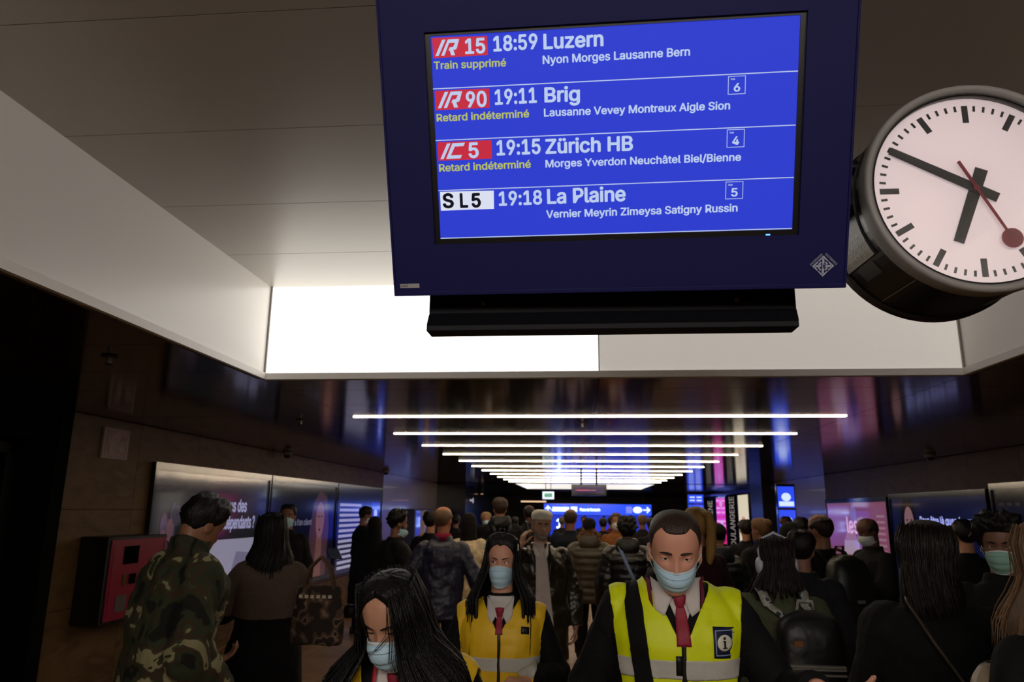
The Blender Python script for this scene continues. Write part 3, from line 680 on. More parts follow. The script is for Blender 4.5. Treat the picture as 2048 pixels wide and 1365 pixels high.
    if collar:                                   # turned-down or stand collar band
        cb = MB(); P0 = []; P1 = []
        for i in range(25):
            a = 2*PI*i/24 - PI/2; rx, ry = .066+.006, .066+.004
            lo = bend(np.array([rx*1.28*cos(a), .014+ry*1.22*sin(a)-.008*(sin(a) < -.5), 1.452])); hi = bend(np.array([rx*cos(a), .014+ry*sin(a), 1.515-.022*max(0, -sin(a))**2]))
            P0.append([lo, hi]); P1.append([lo*np.array([.96, .96, 1]), hi*np.array([.94, .94, 1])])
        cb.shell(P0, P1).build('collar', cloth(collar), P, smooth=True)
    # --- hair and headgear
    kind, hc = (hair or ('short', '1c1512'))[:2]; ho = hair[2] if hair and len(hair) > 2 else {}
    hm = hairm(hc); NAh = 48
    def cap(name, m, line, thick, rough=.0, top_z=.235, seed=1, nz=16):
        P_, Q_ = [], []
        for j in range(nz):
            rP, rQ = [], []
            for i in range(NAh):
                a = 2*PI*i/NAh; aa = min(a, 2*PI-a); z0 = line(aa); u = j/(nz-1); z = z0+(top_z-.0004-z0)*(1-(1-u)**1.8)
                e = thick(aa, u) if callable(thick) else thick
                if rough: e += rough*noise.noise(Vector((a*4+seed*9, z*45, seed)))*min(1, u*5+.2)
                e *= .25+.75*min(1, u*4)
                rP.append(hS(headpt(a, z, e, False))); rQ.append(hS(headpt(a, z, -.004, False)))
            P_.append(rP); Q_.append(rQ)
        mb = MB(); mb.grid(P_, close_u=True); mb.grid(Q_, close_u=True, flip=True); o = len(P_)*NAh
        for i in range(NAh):
            k = (i+1) % NAh; mb.f.append((k, i, o+i, o+k))
        e_ = (nz-1)*NAh; mb.f.append(tuple(e_+i for i in range(NAh)))
        return mb.build(name, m, P, smooth=True)
    def itp(*kv): xs = [rad(k) for k in kv[::2]]; ys = kv[1::2]; return lambda a: float(np.interp(a, xs, ys))
    male_line = itp(0, .198, 25, .196, 45, .188, 60, .160, 75, .135, 88, .112, 100, .105, 125, .075, 180, .045)
    if kind == 'short': cap('hair', hm, male_line, ho.get('t', .014), ho.get('r', .012), seed=rnd.randint(1, 99))
    elif kind == 'cropped': cap('hair', hm, itp(0, .192, 20, .194, 38, .206, 52, .190, 66, .150, 80, .125, 92, .12, 125, .08, 180, .04), .003, .0)
    elif kind == 'balding': 
        cap('hair', hm, itp(0, .233, 50, .232, 70, .16, 85, .115, 100, .10, 130, .07, 180, .045), .010, .008, top_z=.2348)
    elif kind == 'ring':                         # bald crown, hair round the back and sides
        P_, Q_ = [], []
        for j in range(8):
            rP, rQ = [], []
            for i in range(33):
                a = rad(68)+(2*PI-rad(136))*i/32; aa = min(a, 2*PI-a); z0 = itp(60, .13, 90, .11, 125, .075, 180, .045)(aa); z1 = itp(60, .15, 90, .185, 140, .205, 180, .208)(aa)
                z = z0+(z1-z0)*j/7; e = .011*sin(PI*(j+.6)/8)+.003*noise.noise(Vector((a*6, z*50, 3)))
                rP.append(hS(headpt(a, z, e, False))); rQ.append(hS(headpt(a, z, -.003, False)))
            P_.append(rP); Q_.append(rQ)
        MB().shell(P_, Q_).build('hair', hm, P, smooth=True)
    elif kind in ('long', 'ponytail', 'bun', 'bob'):
        lo = ho.get('front', .205); T_ = ho.get('t', .016); vol = ho.get('vol', 0)
        cap('hair', hm, itp(*ho.get('line', (0, lo, 30, lo-.004, 48, .188)), 62, .15, 75, .10 if kind in ('long', 'bob') else .13, 100, .09, 130, .06, 180, .04), (lambda a, u: T_+vol*G(u, .75, .3)*(cos(a)*.5+.5)), .004, seed=5)
        if kind in ('long', 'bob'):
            zend = ho.get('end', -.34 if kind == 'long' else -.10); amin = ho.get('amin', 62); strands = ho.get('strands', 150)
            am0, am1 = ho.get('arc', (amin, 360-amin)); tilt = ho.get('sweep', (0, 0))
            def colpt(a, u, e, ze):              # u 0..1 from the temple down
                z_top = .207; z = z_top+(ze-z_top)*u
                zz = max(z, .10); q = headpt(a, zz, e, False); dn = max(0, .10-z); g = min(1, dn/.17); g = g*g*(3-2*g)
                fr = cos(a)                      # front strands lie on the chest, back ones on the back
                q = q*np.array([1+.55*ho.get('wide', 1)*g*abs(sin(a)), 1, 1])
                q[1] += g*(-.045*max(0, fr)*1.4 + .03*max(0, -fr)) + (-.03*g if fr > 0 else 0) + (ho.get('drop', 0)*g)
                if z < .10: q[2] = z
                q[0] += tilt[0]*g; q[1] += tilt[1]*g
                return q
            P_, Q_ = [], []
            NC = 90
            for j in range(22):
                u = j/21; rP, rQ = [], []
                for i in range(NC):
                    a = rad(am0+(am1-am0)*i/(NC-1)); ed_ = min(i, NC-1-i)/6.
                    e = (T_+.010+.004*sin(i*2.1)+.003*sin(i*5.3+1))*min(1, .35+ed_*.5)*(1-.25*u)*(.62+.38*min(1, u*6))
                    ze = zend+.045*noise.noise(Vector((i*.35, 2, 1)))+.03*noise.noise(Vector((i*1.3, 7, 1)))
                    q = colpt(a, u, e, ze); rP.append(q); rQ.append(colpt(a, u, e*.15+.001-.0, ze+.01))
                P_.append(rP); Q_.append(rQ)
            def place(q):                        # hair below the chin hangs straight although the head turns
                A = hS(q); w_ = min(1, max(0, (.05-q[2])/.15)); B = bend(np.array([q[0], q[1], q[2]+1.515])); B = B+(hS((0, 0, .09))-bend(np.array([0, 0, 1.605])))*.8
                return A*(1-w_)+B*w_
            mb = MB().shell([[place(q) for q in r] for r in P_], [[place(q) for q in r] for r in Q_])
            rr = random.Random(11)
            for k in range(strands):
                a = rad(rr.uniform(am0, am1)); ze = zend+rr.uniform(-.06, .04); e = T_+rr.uniform(.004, .012); w_ = rr.uniform(.0012, .0028); ph = rr.uniform(0, 6)
                pts = [place(colpt(a+.05*sin(ph+u*4)*u, u, e+.006*sin(ph*2+u*5), ze)) for u in np.linspace(0, 1, 9)]
                mb.tube(pts, [w_]*7+[w_*.6, w_*.15], 4)
            mb.build('long_hair', hm, P, smooth=True)
        if kind == 'ponytail':
            f = Flesh(lambda p: p); pts = [hS(q) for q in ho.get('path', ((0, .09, .20), (0, .14, .19), (0, .155, .12), (0, .145, .02), (0, .15, -.08), (0, .14, -.16)))]; rs = [.02, .028, .036, .036, .03, .008]
            for i in range(len(pts)-1): f.bone(pts[i], rs[i], pts[i+1], rs[i+1])
            f.build('ponytail', hm, P, .008, fold=.015, fscale=.05)
        if kind == 'bun':
            f = Flesh(lambda p: p); f.ball(tuple(hS((0, .10, .19))), .045); f.build('hair_bun', hm, P, .009, fold=.02, fscale=.05)
    elif kind == 'curly': cap('hair', hm, itp(0, .185, 40, .18, 60, .15, 85, .09, 120, .055, 180, .02), ho.get('t', .034), .05, seed=4, nz=22)
    elif kind == 'beanie':
        cap('beanie', cloth(hc), itp(0, .172, 60, .165, 90, .135, 130, .10, 180, .085), .012, .003); 
    elif kind == 'cap':                          # tall soft round hat
        cap('hat', cloth(hc), itp(0, .170, 60, .165, 90, .155, 180, .13), lambda a, u: .012+.010*sin(PI*min(1, u*1.1)), .002)
        cap('hair', hairm(ho.get('h', '6a625c')), itp(0, .20, 60, .16, 80, .10, 110, .09, 180, .05), .005, 0)
    elif kind == 'hood':
        f = Flesh(lambda p: p)
        f.loft([[hS((rx*cos(a), cy+ry*sin(a), z)) for a in [2*PI*k/24 for k in range(24)]] for z, cy, rx, ry in ((-.09, .02, .12, .10), (-.02, .025, .105, .095), (.06, .03, .098, .098), (.14, .025, .10, .105), (.2, .02, .09, .095), (.24, .02, .06, .065), (.255, .02, .02, .02))])
        f.build('hood', cloth(hc, ho.get('kind', 'wool')), P, .011, fold=.02)
    # --- face parts
    if eyes:
        for sg in (1, -1):
            ex, ez = .031*sg, .1165; ey = face_y(ex, ez)+.0035
            me_ = MB(); n1, n2 = 16, 10
            me_.grid([[(.0118*sin(t)*cos(2*PI*k/n1), -.0118*cos(t), .0118*sin(t)*sin(2*PI*k/n1)) for k in range(n1)] for t in [PI*(i+.02)/n2*.98 for i in range(n2+1)]], close_u=True)
            o = me_.build('eye', eye_mat(eyes), P, smooth=True); q = hS((ex, ey, ez)); o.location = q
            bq = Matrix(Rh.tolist()) if True else None
            R3 = Matrix([list(r) for r in Rh]); Rl = Matrix.Rotation(lean, 3, 'X')
            o.rotation_euler = (Rl @ R3 @ Matrix.Rotation(gaze[0], 3, 'Z') @ Matrix.Rotation(gaze[1], 3, 'X')).to_euler(); o.scale = (s*1., s, s)
            for nm, t0, t1, rr_ in (('upper_eyelid', -22+lids*64, 80, .0138), ('lower_eyelid', -80, -38, .0134)):
                Pp, Qq = [], []
                for i in range(15):
                    az = rad(-98+196*i/14); rp, rq = [], []
                    for j in range(7):
                        k = j/6
                        edge = (t0 if nm[0] == 'u' else t1); arch = cos(az)**1 if cos(az) > 0 else 0
                        if nm[0] == 'u': el_ = (edge*arch)+(t1-edge*arch)*k
                        else: el_ = t0+(edge*arch-t0)*k
                        el_ = rad(el_)
                        v = np.array([sin(az)*cos(el_), -cos(az)*cos(el_), sin(el_)])
                        sc3 = np.array([1.22, 1, 1.0])
                        rp.append(hS(np.array([ex, ey, ez])+v*rr_*sc3)); rq.append(hS(np.array([ex, ey, ez])+v*(rr_-.0012)*sc3))
                    Pp.append(rp); Qq.append(rq)
                MB().shell(Pp, Qq).build(nm, sk, P, smooth=True)
            if ho.get('lash', female):
                pts = []
                for i in range(11):
                    az = rad(-85+170*i/10); el_ = rad((-22+lids*64)*max(0, cos(az))); v = np.array([sin(az)*cos(el_)*1.22, -cos(az)*cos(el_), sin(el_)]); pts.append(hS(np.array([ex, ey, ez])+v*.0142))
                MB().tube(pts, .0011, 5).build('eyelashes', mat('lash_black', '#080505', rough=.7), P)
    if brows:
        bc, bt = brows[:2]; ang = brows[2] if len(brows) > 2 else 0.
        for sg in (1, -1):
            Pp, Qq = [], []
            for i in range(13):
                u = i/12; xx = sg*(.012+.036*u); zc = .1335+.0045*sin(u*PI*.72)+ang*(u-.5)*.01; hh_ = bt*(1-.75*max(0, u-.4)/.6)*(.6+.4*min(1, u*5))
                rp, rq = [], []
                for j in range(4):
                    zz = zc+hh_*(j/3-.5)*2; yy_ = face_y(xx, zz); rp.append(hS((xx, yy_-.0022*sin(PI*(j+.5)/4), zz))); rq.append(hS((xx, yy_+.002, zz)))
                Pp.append(rp); Qq.append(rq)
            (MB().shell(Pp, Qq) if sg > 0 else MB().shell(Pp, Qq)).build('eyebrow', hairm(bc), P, smooth=True)
        if not mask or mask == 'chin':
            for nm, zc, hh_ in (('upper_lip', .0515, .0038), ('lower_lip', .0425, .0045)):
                Pp, Qq = [], []
                for i in range(15):
                    u = i/14*2-1; xx = .024*u; h_ = hh_*(1-u*u)**.6+.0004; rp, rq = [], []
                    for j in range(5): zz = zc+h_*(j/4-.5)*2; yy_ = face_y(xx, zz); rp.append(hS((xx, yy_-.0025*sin(PI*(j+.2)/4.4), zz))); rq.append(hS((xx, yy_+.004, zz)))
                    Pp.append(rp); Qq.append(rq)
                MB().shell(Pp, Qq).build(nm, mat('lips', '#8a5048', rough=.45), P, smooth=True)
    if beard:
        Pp, Qq = [], []
        for j in range(12):
            rp, rq = [], []
            for i in range(33):
                a = rad(-78+156*i/32); z1 = itp(0, .066, 20, .064, 35, .055, 50, .07, 80, .10)(abs(a)); z0 = .002; z = z0+(z1-z0)*j/11
                e = .006*sin(PI*(j+.5)/12)+.003*noise.noise(Vector((a*9, z*80, 1)))
                if abs(a) < rad(17) and .036 < z < .058: e = -.006
                rp.append(hS(headpt(a, z, e))); rq.append(hS(headpt(a, z, -.004)))
            Pp.append(rp); Qq.append(rq)
        MB().shell(Pp, Qq).build('beard', hairm(beard), P, smooth=True)
    if mask:
        mt, z1, z0 = {'nose': (m_maskb, .104, -.012), 'low': (m_maskb, .090, .004), 'white': (m_maskw, .104, -.010), 'chin': (m_maskb, .05, -.03)}[mask if isinstance(mask, str) else 'nose']
        Pp, Qq = [], []; NU, NV = 25, 56
        for j in range(NV):
            v = j/(NV-1); rp, rq = [], []
            for i in range(NU):
                u = i/(NU-1)*2-1
                zt_ = z1-.020*abs(u)**2.2 if mask == 'nose' or mask == 'white' else z1-.004+.012*abs(u)**2
                zb_ = z0+.026*abs(u)**2.2; zz = zb_+(zt_-zb_)*v
                xx = u*(.066-.010*(1-v)**2); zc = max(zz, .006)
                yb = face_y(xx*.985, max(zc, .02), False)-.004
                yf = face_y(xx*.985, max(zc, .02))
                prow = -(.092+.022*G(v, .68, .34))*(1-abs(u)**2.4)**(1/2.2) if abs(u) < 1 else 0
                y_ = min(yb-.001, prow, yf-.002 if v > .9 else 0)
                y_ += .022*max(0, .3-v)/.3
                ple = .0055*max(0, 1-((v*3.4+.35) % 1.)*1.15)*(1-abs(u)**3) if .10 < v < .88 else 0
                y_ -= ple
                rp.append(hS((xx, y_, zz))); rq.append(hS((xx*.985, y_+.0025, zz)))
            Pp.append(rp); Qq.append(rq)
        mk_ = MB().shell(Pp, Qq).build('face_mask', mt, P, smooth=True)
        if voxel < .01:                          # pale bound edges
            for rows_ in ((0, 3), (NV-4, NV)):
                n3 = np.array([0, -.0012*s, 0]); MB().shell([[np.array(q)+n3 for q in r] for r in Pp[rows_[0]:rows_[1]]], [[np.array(q) for q in r] for r in Pp[rows_[0]:rows_[1]]]).build('bound_edge', m_maskw, mk_, smooth=True)
        if voxel < .01:
            for sg in (1, -1):
                for vv, ze in ((NV-1, .122), (4, .082)):
                    A = Pp[vv][NU-1 if sg > 0 else 0]
                    pts = [A, hS((.0735*sg, -.030, (ze+.095)/2 if vv else .07)), hS((.083*sg, .018, ze)), hS((.083*sg, .032, .10))]
                    MB().tube(pts, .0013, 6).build('ear_loop', m_maskw, mk_)
    return P, jk, dict(bend=bend, hS=hS, s=s)
def head_px(px, py, Y):                            # where a head top seen at a pixel stands, and how tall that makes the person
    p = on_y(px, py, Y); return p.x, Y, p.z

def top_of(rot, head, lean, neck):
    """where the crown of a 1.75 m figure ends up, before scaling"""
    Rh = rotm('Z', head[0]) @ rotm('X', head[1]) @ rotm('Y', head[2]); piv = np.array([0, .02, 1.545])
    best = max((Rh @ (np.array([0, yy, zz+1.515])-piv) + piv + np.array(neck) for yy, zz in ((0, .235), (.06, .225), (.09, .2), (-.06, .22))), key=lambda v: v[2])
    a = lean; q = rotm('X', a) @ np.array([best[0], best[1], best[2]-.95]); q[2] += .95
    return q
def crowd(label, px, py, Y, rot=0., hairh=.012, **k):
    """stand a person so that the crown is met at this point of the view, Y metres down the hall"""
    T = on_y(px, py, Y); q = top_of(rot, k.get('head', (0, 0, 0)), k.get('lean', 0.), k.get('neck', (0, 0, 0)))
    s = (T.z-hairh)/q[2]; c_, s_ = cos(rot), sin(rot)
    x, y = T.x-(q[0]*c_-q[1]*s_)*s, T.y-(q[0]*s_+q[1]*c_)*s
    r = person(label, x, y, H=1.75*s, rot=rot, **k)
    r[2].update(x=x, y=y, rot=rot); return r
def wpt(r, p):                                   # a point of a person's own frame (1.75 m figure, upright) in the hall
    q = r[2]['bend'](np.array(p, float)); c_, s_ = cos(r[2]['rot']), sin(r[2]['rot'])
    return Vector((r[2]['x']+q[0]*c_-q[1]*s_, r[2]['y']+q[0]*s_+q[1]*c_, q[2]))
def region(src, cuts, off, th, name, m, parent):
    """the part of a garment's surface between cutting planes, lifted off it: a layer worn over it"""
    bpy.context.view_layer.update(); dg = bpy.context.evaluated_depsgraph_get(); ev = src.evaluated_get(dg)
    outs = []
    for cs in cuts:
        bm = bmesh.new(); bm.from_mesh(ev.data)
        for co, no in cs: bmesh.ops.bisect_plane(bm, geom=bm.verts[:]+bm.edges[:]+bm.faces[:], plane_co=co, plane_no=no, clear_outer=True)
        bm.normal_update(); nr = [v.normal.copy() for v in bm.verts]
        for v, n in zip(bm.verts, nr): v.co += n*off
        me = D.meshes.new(name); bm.to_mesh(me); bm.free(); outs.append(me)
    mb = MB()
    for me in outs: mb.add([tuple(v.co) for v in me.vertices], [tuple(p.vertices) for p in me.polygons]); D.meshes.remove(me)
    ob = mb.build(name, m, parent, smooth=True); q = ob.modifiers.new('thick', 'SOLIDIFY'); q.thickness = th; q.offset = -1
    return ob
def backpack(label, r, m, w=.30, h=.46, d=.17, z=1.40, strapm=None, detail=None, dz=0, dx=0, tilt=0):
    sc_ = r[2]['s']; base = wpt(r, (dx, .155+d*.5, z-h)); t = thing('backpack', label, 'backpack', base, r[2]['rot']+tilt)
    f = Flesh(lambda p: p); H_ = h*sc_; W_, D_ = w*sc_/2, d*sc_/2
    f.torso([(0, 0, W_*.8, D_*.7), (.02, 0, W_*.97, D_*.95), (H_*.3, 0, W_, D_), (H_*.7, 0, W_*.97, D_*.93), (H_*.9, -.01, W_*.8, D_*.7), (H_, -.02, W_*.3, D_*.3)], n=14, p=3.2)
    f.build('bag_body', m, t, .011, smooth=1, fold=.01)
    g = Flesh(lambda p: p); g.torso([(.02, D_*.75, W_*.78, D_*.35), (.05, D_*.8, W_*.84, D_*.45), (H_*.38, D_*.85, W_*.84, D_*.42), (H_*.42, D_*.75, W_*.7, D_*.2)], n=10, p=3.5)
    g.build('front_pocket', m, t, .009, smooth=1, fold=.006)
    MB().tube([(-.04, -D_*.8, H_*.96), (-.03, -D_*.6, H_*1.1), (.03, -D_*.6, H_*1.1), (.04, -D_*.8, H_*.96)], .009, 8).build('handle', strapm or m, t, smooth=True)
    inv_ = (Matrix.Translation(base) @ Matrix.Rotation(r[2]['rot']+tilt, 4, 'Z')).inverted()
    for sg in (1, -1):
        P_ = [wpt(r, (sg*.075+dx, .20, 1.34)), wpt(r, (sg*.095, .17, 1.42)), wpt(r, (sg*.105, .11, 1.475)), wpt(r, (sg*.11, .02, 1.495)), wpt(r, (sg*.115, -.10, 1.45)), wpt(r, (sg*.125, -.17, 1.30)), wpt(r, (sg*.16, -.12, 1.15)), wpt(r, (sg*.19, .03, 1.07)), wpt(r, (sg*.12, .15, 1.02))]
        pts = [inv_ @ p for p in P_]; mb = MB(); side = Vector((1, 0, 0)); A, B = [], []
        for i, p in enumerate(pts):
            A.append([p-side*.022+Vector((0, 0, .0)), p+side*.022]); nn_ = (p-inv_ @ wpt(r, (sg*.1, 0, 1.25))).normalized()*.008
            B.append([p-side*.022-nn_, p+side*.022-nn_])
        mb.shell(A, B).build('strap', strapm or m, t, smooth=True)
    return t, W_, D_, H_
def phone(label, p, rx=0., ry=0., rz=0., screen='9fb4ff', glow=.6):
    t = thing('phone', label, 'phone', p); t.rotation_euler = (rx, ry, rz)
    MB().box(-.036, .036, -.004, .004, -.074, .074).build('phone_case', mat('phone_black', '#0a0a0c', rough=.2), t, bevel=.003)
    MB().box(-.033, .033, -.0047, -.004, -.068, .068).build('screen', mat('phone_screen_'+screen, '#'+screen, emit=glow, rough=.1, var=0), t)
    return t
# ================================================================== screens, posters, signs on the walls
m_frame = mat('gloss_black_frame', '#060607', rough=.12, var=0, spec=.6)
def em(name, c, e, rough=.12): return mat(name, c, rough=rough, var=0, emit=e, ecol=c, coat=.35)
Z0, Z1 = .52, 2.19
def wall_screen(label, side, y0, y1, z0, z1, bgc, e, cat='screen', group=None):
    X = XL if side < 0 else XR; t = thing('wall_screen', label, cat, (X-side*.035, y0 if side < 0 else y1, z0), PI/2 if side < 0 else -PI/2, group)
    w_, h_ = y1-y0, z1-z0                          # local x runs to the viewer's right, y into the wall
    b = .05
    MB().box(0, w_, -.02, .03, 0, b).box(0, w_, -.02, .03, h_-b*1.6, h_).box(0, b*.7, -.02, .03, b, h_-b*1.6).box(w_-b*.7, w_, -.02, .03, b, h_-b*1.6).build('frame', m_frame, t)
    s_ = MB().box(b*.7, w_-b*.7, 0, .02, b, h_-b*1.6).build('display', em('display_'+bgc+str(e), '#'+bgc, e), t)
    return t, s_, w_, h_
def flat(s_, pts, c, e, y=-.0015, name='picture'): return MB().prism(pts[::1], y, -.0002).build(name, em('print_'+c+str(e), '#'+c, e), s_)
def ell(cx, cz, rx, rz, n=26, a0=0, a1=2*PI): return [(cx+rx*cos(a0+(a1-a0)*k/n), cz+rz*sin(a0+(a1-a0)*k/n)) for k in range(n)]
Yl = [on_x(302, 940, XL).y, 10.45, 13.45, 16.6]
# left bank, nearest: dark grey advert over a pale band
t, s_, w_, h_ = wall_screen('large wall screen with dark grey advert and pale lower half behind the camouflage man', -1, Yl[0], Yl[1]-.02, Z0, Z1, '25272d', .35, group='wall screens on the left wall')
flat(s_, [(.05, .06), (w_-.05, .06), (w_-.05, .82), (1.1, .82), (1.1, .5), (.05, .40)], 'a9a8c6', .42)
flat(s_, [(w_-1.15, .10), (w_-.55, .10), (w_-.40, .62), (w_-.9, .66)], '8d8bb0', .35, -.003)
flat(s_, [(w_-.62, .07), (w_-.25, .07), (w_-.5, .2)], 'c02040', .35, -.003)
m_txt = em('advert_letters', '#a5a3bb', .42)
text('-vous des', 1.52, 1.16, .15, m_txt, s_, y=-.002, width=.76, weight=.03); text('ues indépendants ?', 1.30, .95, .15, m_txt, s_, y=-.002, width=1.26, weight=.03)
for k in range(9):
    a = k*.7; flat(s_, ell(.35+.11*cos(a)+.05*(k % 3), .95+.2*sin(a*1.3), .07, .12, 12), ['5b4a6a', '7a5a68', '4a4258'][k % 3], .3, -.002-.0003*k)
t, s_, w_, h_ = wall_screen('middle wall screen with portrait of a long-haired person on dark ground', -1, Yl[1]+.02, Yl[2]-.02, Z0, Z1, '15161c', .22, group='wall screens on the left wall')
flat(s_, [(1.75, .1), (2.55, .1), (2.62, .9), (2.45, 1.42), (2.1, 1.5), (1.8, 1.3), (1.68, .8)], '5a3c40', .3)
flat(s_, ell(2.15, 1.02, .2, .3), 'a0726a', .3, -.003); flat(s_, [(1.98, .1), (2.32, .1), (2.28, .85), (2.04, .85)], '8a6058', .28, -.0025)
for sg in (-1, 1): flat(s_, ell(2.15+sg*.08, 1.08, .035, .015, 12), '2a1c1c', .1, -.004)
flat(s_, ell(2.15, .86, .05, .02, 12), '6a2c30', .2, -.004); text('s l’un client', 1.0, .95, .09, em('dim_letters', '#8a88a0', .3), s_, y=-.002, width=.75)
for i in range(5): flat(s_, [(1.45, .28+i*.07), (1.72-.03*(i % 2), .28+i*.07), (1.72-.03*(i % 2), .31+i*.07), (1.45, .31+i*.07)], '8a88a0', .25)
t, s_, w_, h_ = wall_screen('far left wall screen full of white text lines and a blue edge', -1, Yl[2]+.02, Yl[3], Z0, Z1, '2a2d48', .4, group='wall screens on the left wall')
rr = random.Random(2)
for i in range(13):
    ww = rr.uniform(1.1, 1.7); flat(s_, [(.2, .12+i*.095), (.2+ww, .12+i*.095), (.2+ww, .17+i*.095), (.2, .17+i*.095)], 'b9b8dc', .5, name='text_line')
flat(s_, [(2.35, .1), (2.95, .1), (2.95, 1.35), (2.35, 1.35)], '2a3cc8', .45)
for k, zz in enumerate((1.1, .75)): flat(s_, ell(2.65, zz, .13, .11, 16), 'a8bcff', .9, -.003)
# further left: ticket machine panel, lit posters, dark shop
t = thing('ticket_machine', 'blue-lit ticket machine with yellow pole behind the crowd on the left wall', 'machine', (XL+.02, on_x(806, 1040, XL).y, 0), PI/2)
MB().box(0, 2.4, -.28, 0, 0, 1.75).build('cabinet', mat('machine_blue_grey', '#3c4270', rough=.4), t, bevel=.02)
MB().box(.1, 2.3, -.285, -.28, .95, 1.7).build('display', em('ticket_display', '#4a4f9e', .4), t); MB().box(.9, 1.0, -.34, -.29, .8, 1.72).build('pole', mat('machine_yellow', '#c8a028', rough=.5, emit=.12), t)
MB().box(.5, 1.5, -.33, -.286, 1.0, 1.1).build('card_reader', mat('machine_orange', '#a86420', rough=.5, emit=.1), t)
for i, (px0, px1, lb) in enumerate(((896, 912, 'pale lit poster left of the dark shop, left of the pair'), (915, 935, 'pale lit poster left of the dark shop, right of the pair'))):
    y0, y1 = on_x(px0, 1010, XL).y, on_x(px1, 1010, XL).y
    t = thing('lit_poster', lb, 'poster', (XL+.02, y0, .9), PI/2, 'pale lit posters')
    MB().box(0, y1-y0, -.04, 0, 0, 1.15).build('frame', m_frame, t); MB().box(.08, y1-y0-.08, -.045, -.04, .08, 1.07).build('print', em('poster_pale', '#a6a8c8', .55), t)
    MB().prism(ell((y1-y0)/2, .6, .3, .25, 14), -.048, -.045).build('picture', em('poster_dark', '#3c3a50', .2), t)
# dark shop block on the left from 23.3 m on
sb_ = tag(MB().box(XL-.6, XL+.9, 23.3, 34, 0, ZC).build('wall_left_shop', mat('shop_black', '#0a0a0c', rough=.15, spec=.6)), kind='structure')
t = thing('shop_light', 'warm spotlight in front of the dark shop on the left', 'light', (XL+1.0, 26.5, 2.3)); MB().tube([(0, 0, .25), (0, 0, 0)], .05, 14).build('housing', m_dark, t)
MB().tube([(0, 0, 0), (0, 0, -.006)], .042, 14).build('lamp', em('spot_glow', '#ffc890', 2.5), t)
t = thing('shop_ring_lamp', 'small white ring lamp on the dark shop front', 'light', (XL+.88, 25.0, 2.05), PI/2)
mb = MB(); disc(mb, 0, 0, .09, -.03, 0, 20, .05); mb.build('ring', em('ring_glow', '#b8b8c8', .8), t); MB().box(-.7, -.2, -.03, 0, -.03, .03).build('bar', em('ring_glow', '#b8b8c8', .8), t)
t = thing('shop_strip_light', 'warm strip light over the far shop window left of the blue sign', 'light', on_y(1042, 1002, 30)); MB().box(.05, .07, -.01, .01, 0, ZC-t.location.z).box(.93, .95, -.01, .01, 0, ZC-t.location.z).build('hanger', m_dark, t); MB().box(0, 1.0, -.03, .03, -.06, .0).build('diffuser', em('shop_strip', '#ffd0a8', .9), t)
# fire point
yb0 = 6.47
t = thing('fire_cabinet', 'black fire cabinet with a red front on the stone wall', 'cabinet', (XL, yb0, 0)); 
fz0, fz1 = .70, 1.46
MB().box(0, .28, 0, .95, fz0, fz1).build('cabinet_body', mat('cabinet_black', '#0c0b0b', rough=.35), t, bevel=.012)
m_fr = mat('fire_red', '#8f1238', rough=.4, var=.05)
d_ = MB().box(.28, .292, .03, .92, fz0+.03, fz1-.03).build('door', m_fr, t, bevel=.003)
for a_ in ((.06, .075, fz0+.07, fz1-.07), (.875, .89, fz0+.07, fz1-.07)): MB().box(.292, .296, a_[0], a_[1], a_[2], a_[3]).build('moulding', m_fr, d_)
MB().box(.292, .298, .22, .45, fz1-.25, fz1-.09).build('window', m_frame, d_); MB().box(.292, .298, .17, .33, fz0+.10, fz0+.24).build('label', mat('grey_label', '#5a5250'), d_)
MB().box(.292, .305, .24, .28, fz0+.32, fz0+.42).build('latch', mat('brass_latch', '#8a7048', rough=.3, metal=.7), d_); MB().box(.292, .305, .34, .43, fz0+.33, fz0+.42).build('lock_plate', m_frame, d_)
for zz in (fz0+.15, fz1-.2): MB().tube([(.282, .008, zz), (.282, .008, zz+.06)], .008, 8).build('hinge', m_dark, t)
p0 = on_x(203, 880, XL)
t = thing('fire_extinguisher_sign', 'square red sign with a white fire extinguisher high on the stone wall', 'sign', (XL, p0.y, 2.17), PI/2)
sg_ = MB().box(0, .40, -.02, 0, 0, .29).build('plate', mat('sign_rim', '#9c8a84', rough=.5), t); MB().box(.035, .37, -.021, -.02, .02, .27).build('red_field', mat('sign_red', '#6c0f16', rough=.45), t)
mw = mat('sign_white', '#a09488', rough=.5); mb = MB(); mb.prism([(.10, .04), (.17, .04), (.17, .17), (.155, .20), (.115, .20), (.10, .17)], -.0225, -.021); mb.box(.125, .145, -.0225, -.021, .20, .225); mb.box(.095, .175, -.0225, -.021, .222, .235); mb.box(.075, .088, -.0225, -.021, .12, .23); mb.build('extinguisher_symbol', mw, t)
mb = MB()
for k in range(4): x = .23+k*.03; mb.prism([(x, .05+.01*k), (x+.02, .06), (x+.045, .15+.01*k), (x+.03, .22), (x+.025, .15), (x+.004, .11)], -.0225, -.021)
mb.build('flame_symbol', mw, t)
t = thing('door_notice', 'pale printed notices on the dark door at far left', 'notice', (XL-.19+.02, 5.35, 0), PI/2)
MB().box(0, .16, -.03, -.028, 1.02, 1.28).build('lower_sheet', mat('dim_paper', '#3e3a38', var=.2, scale=60), t); MB().box(.02, .16, -.03, -.028, 1.32, 1.52).build('upper_sheet', mat('dim_paper_brown', '#3a2620', var=.2), t)

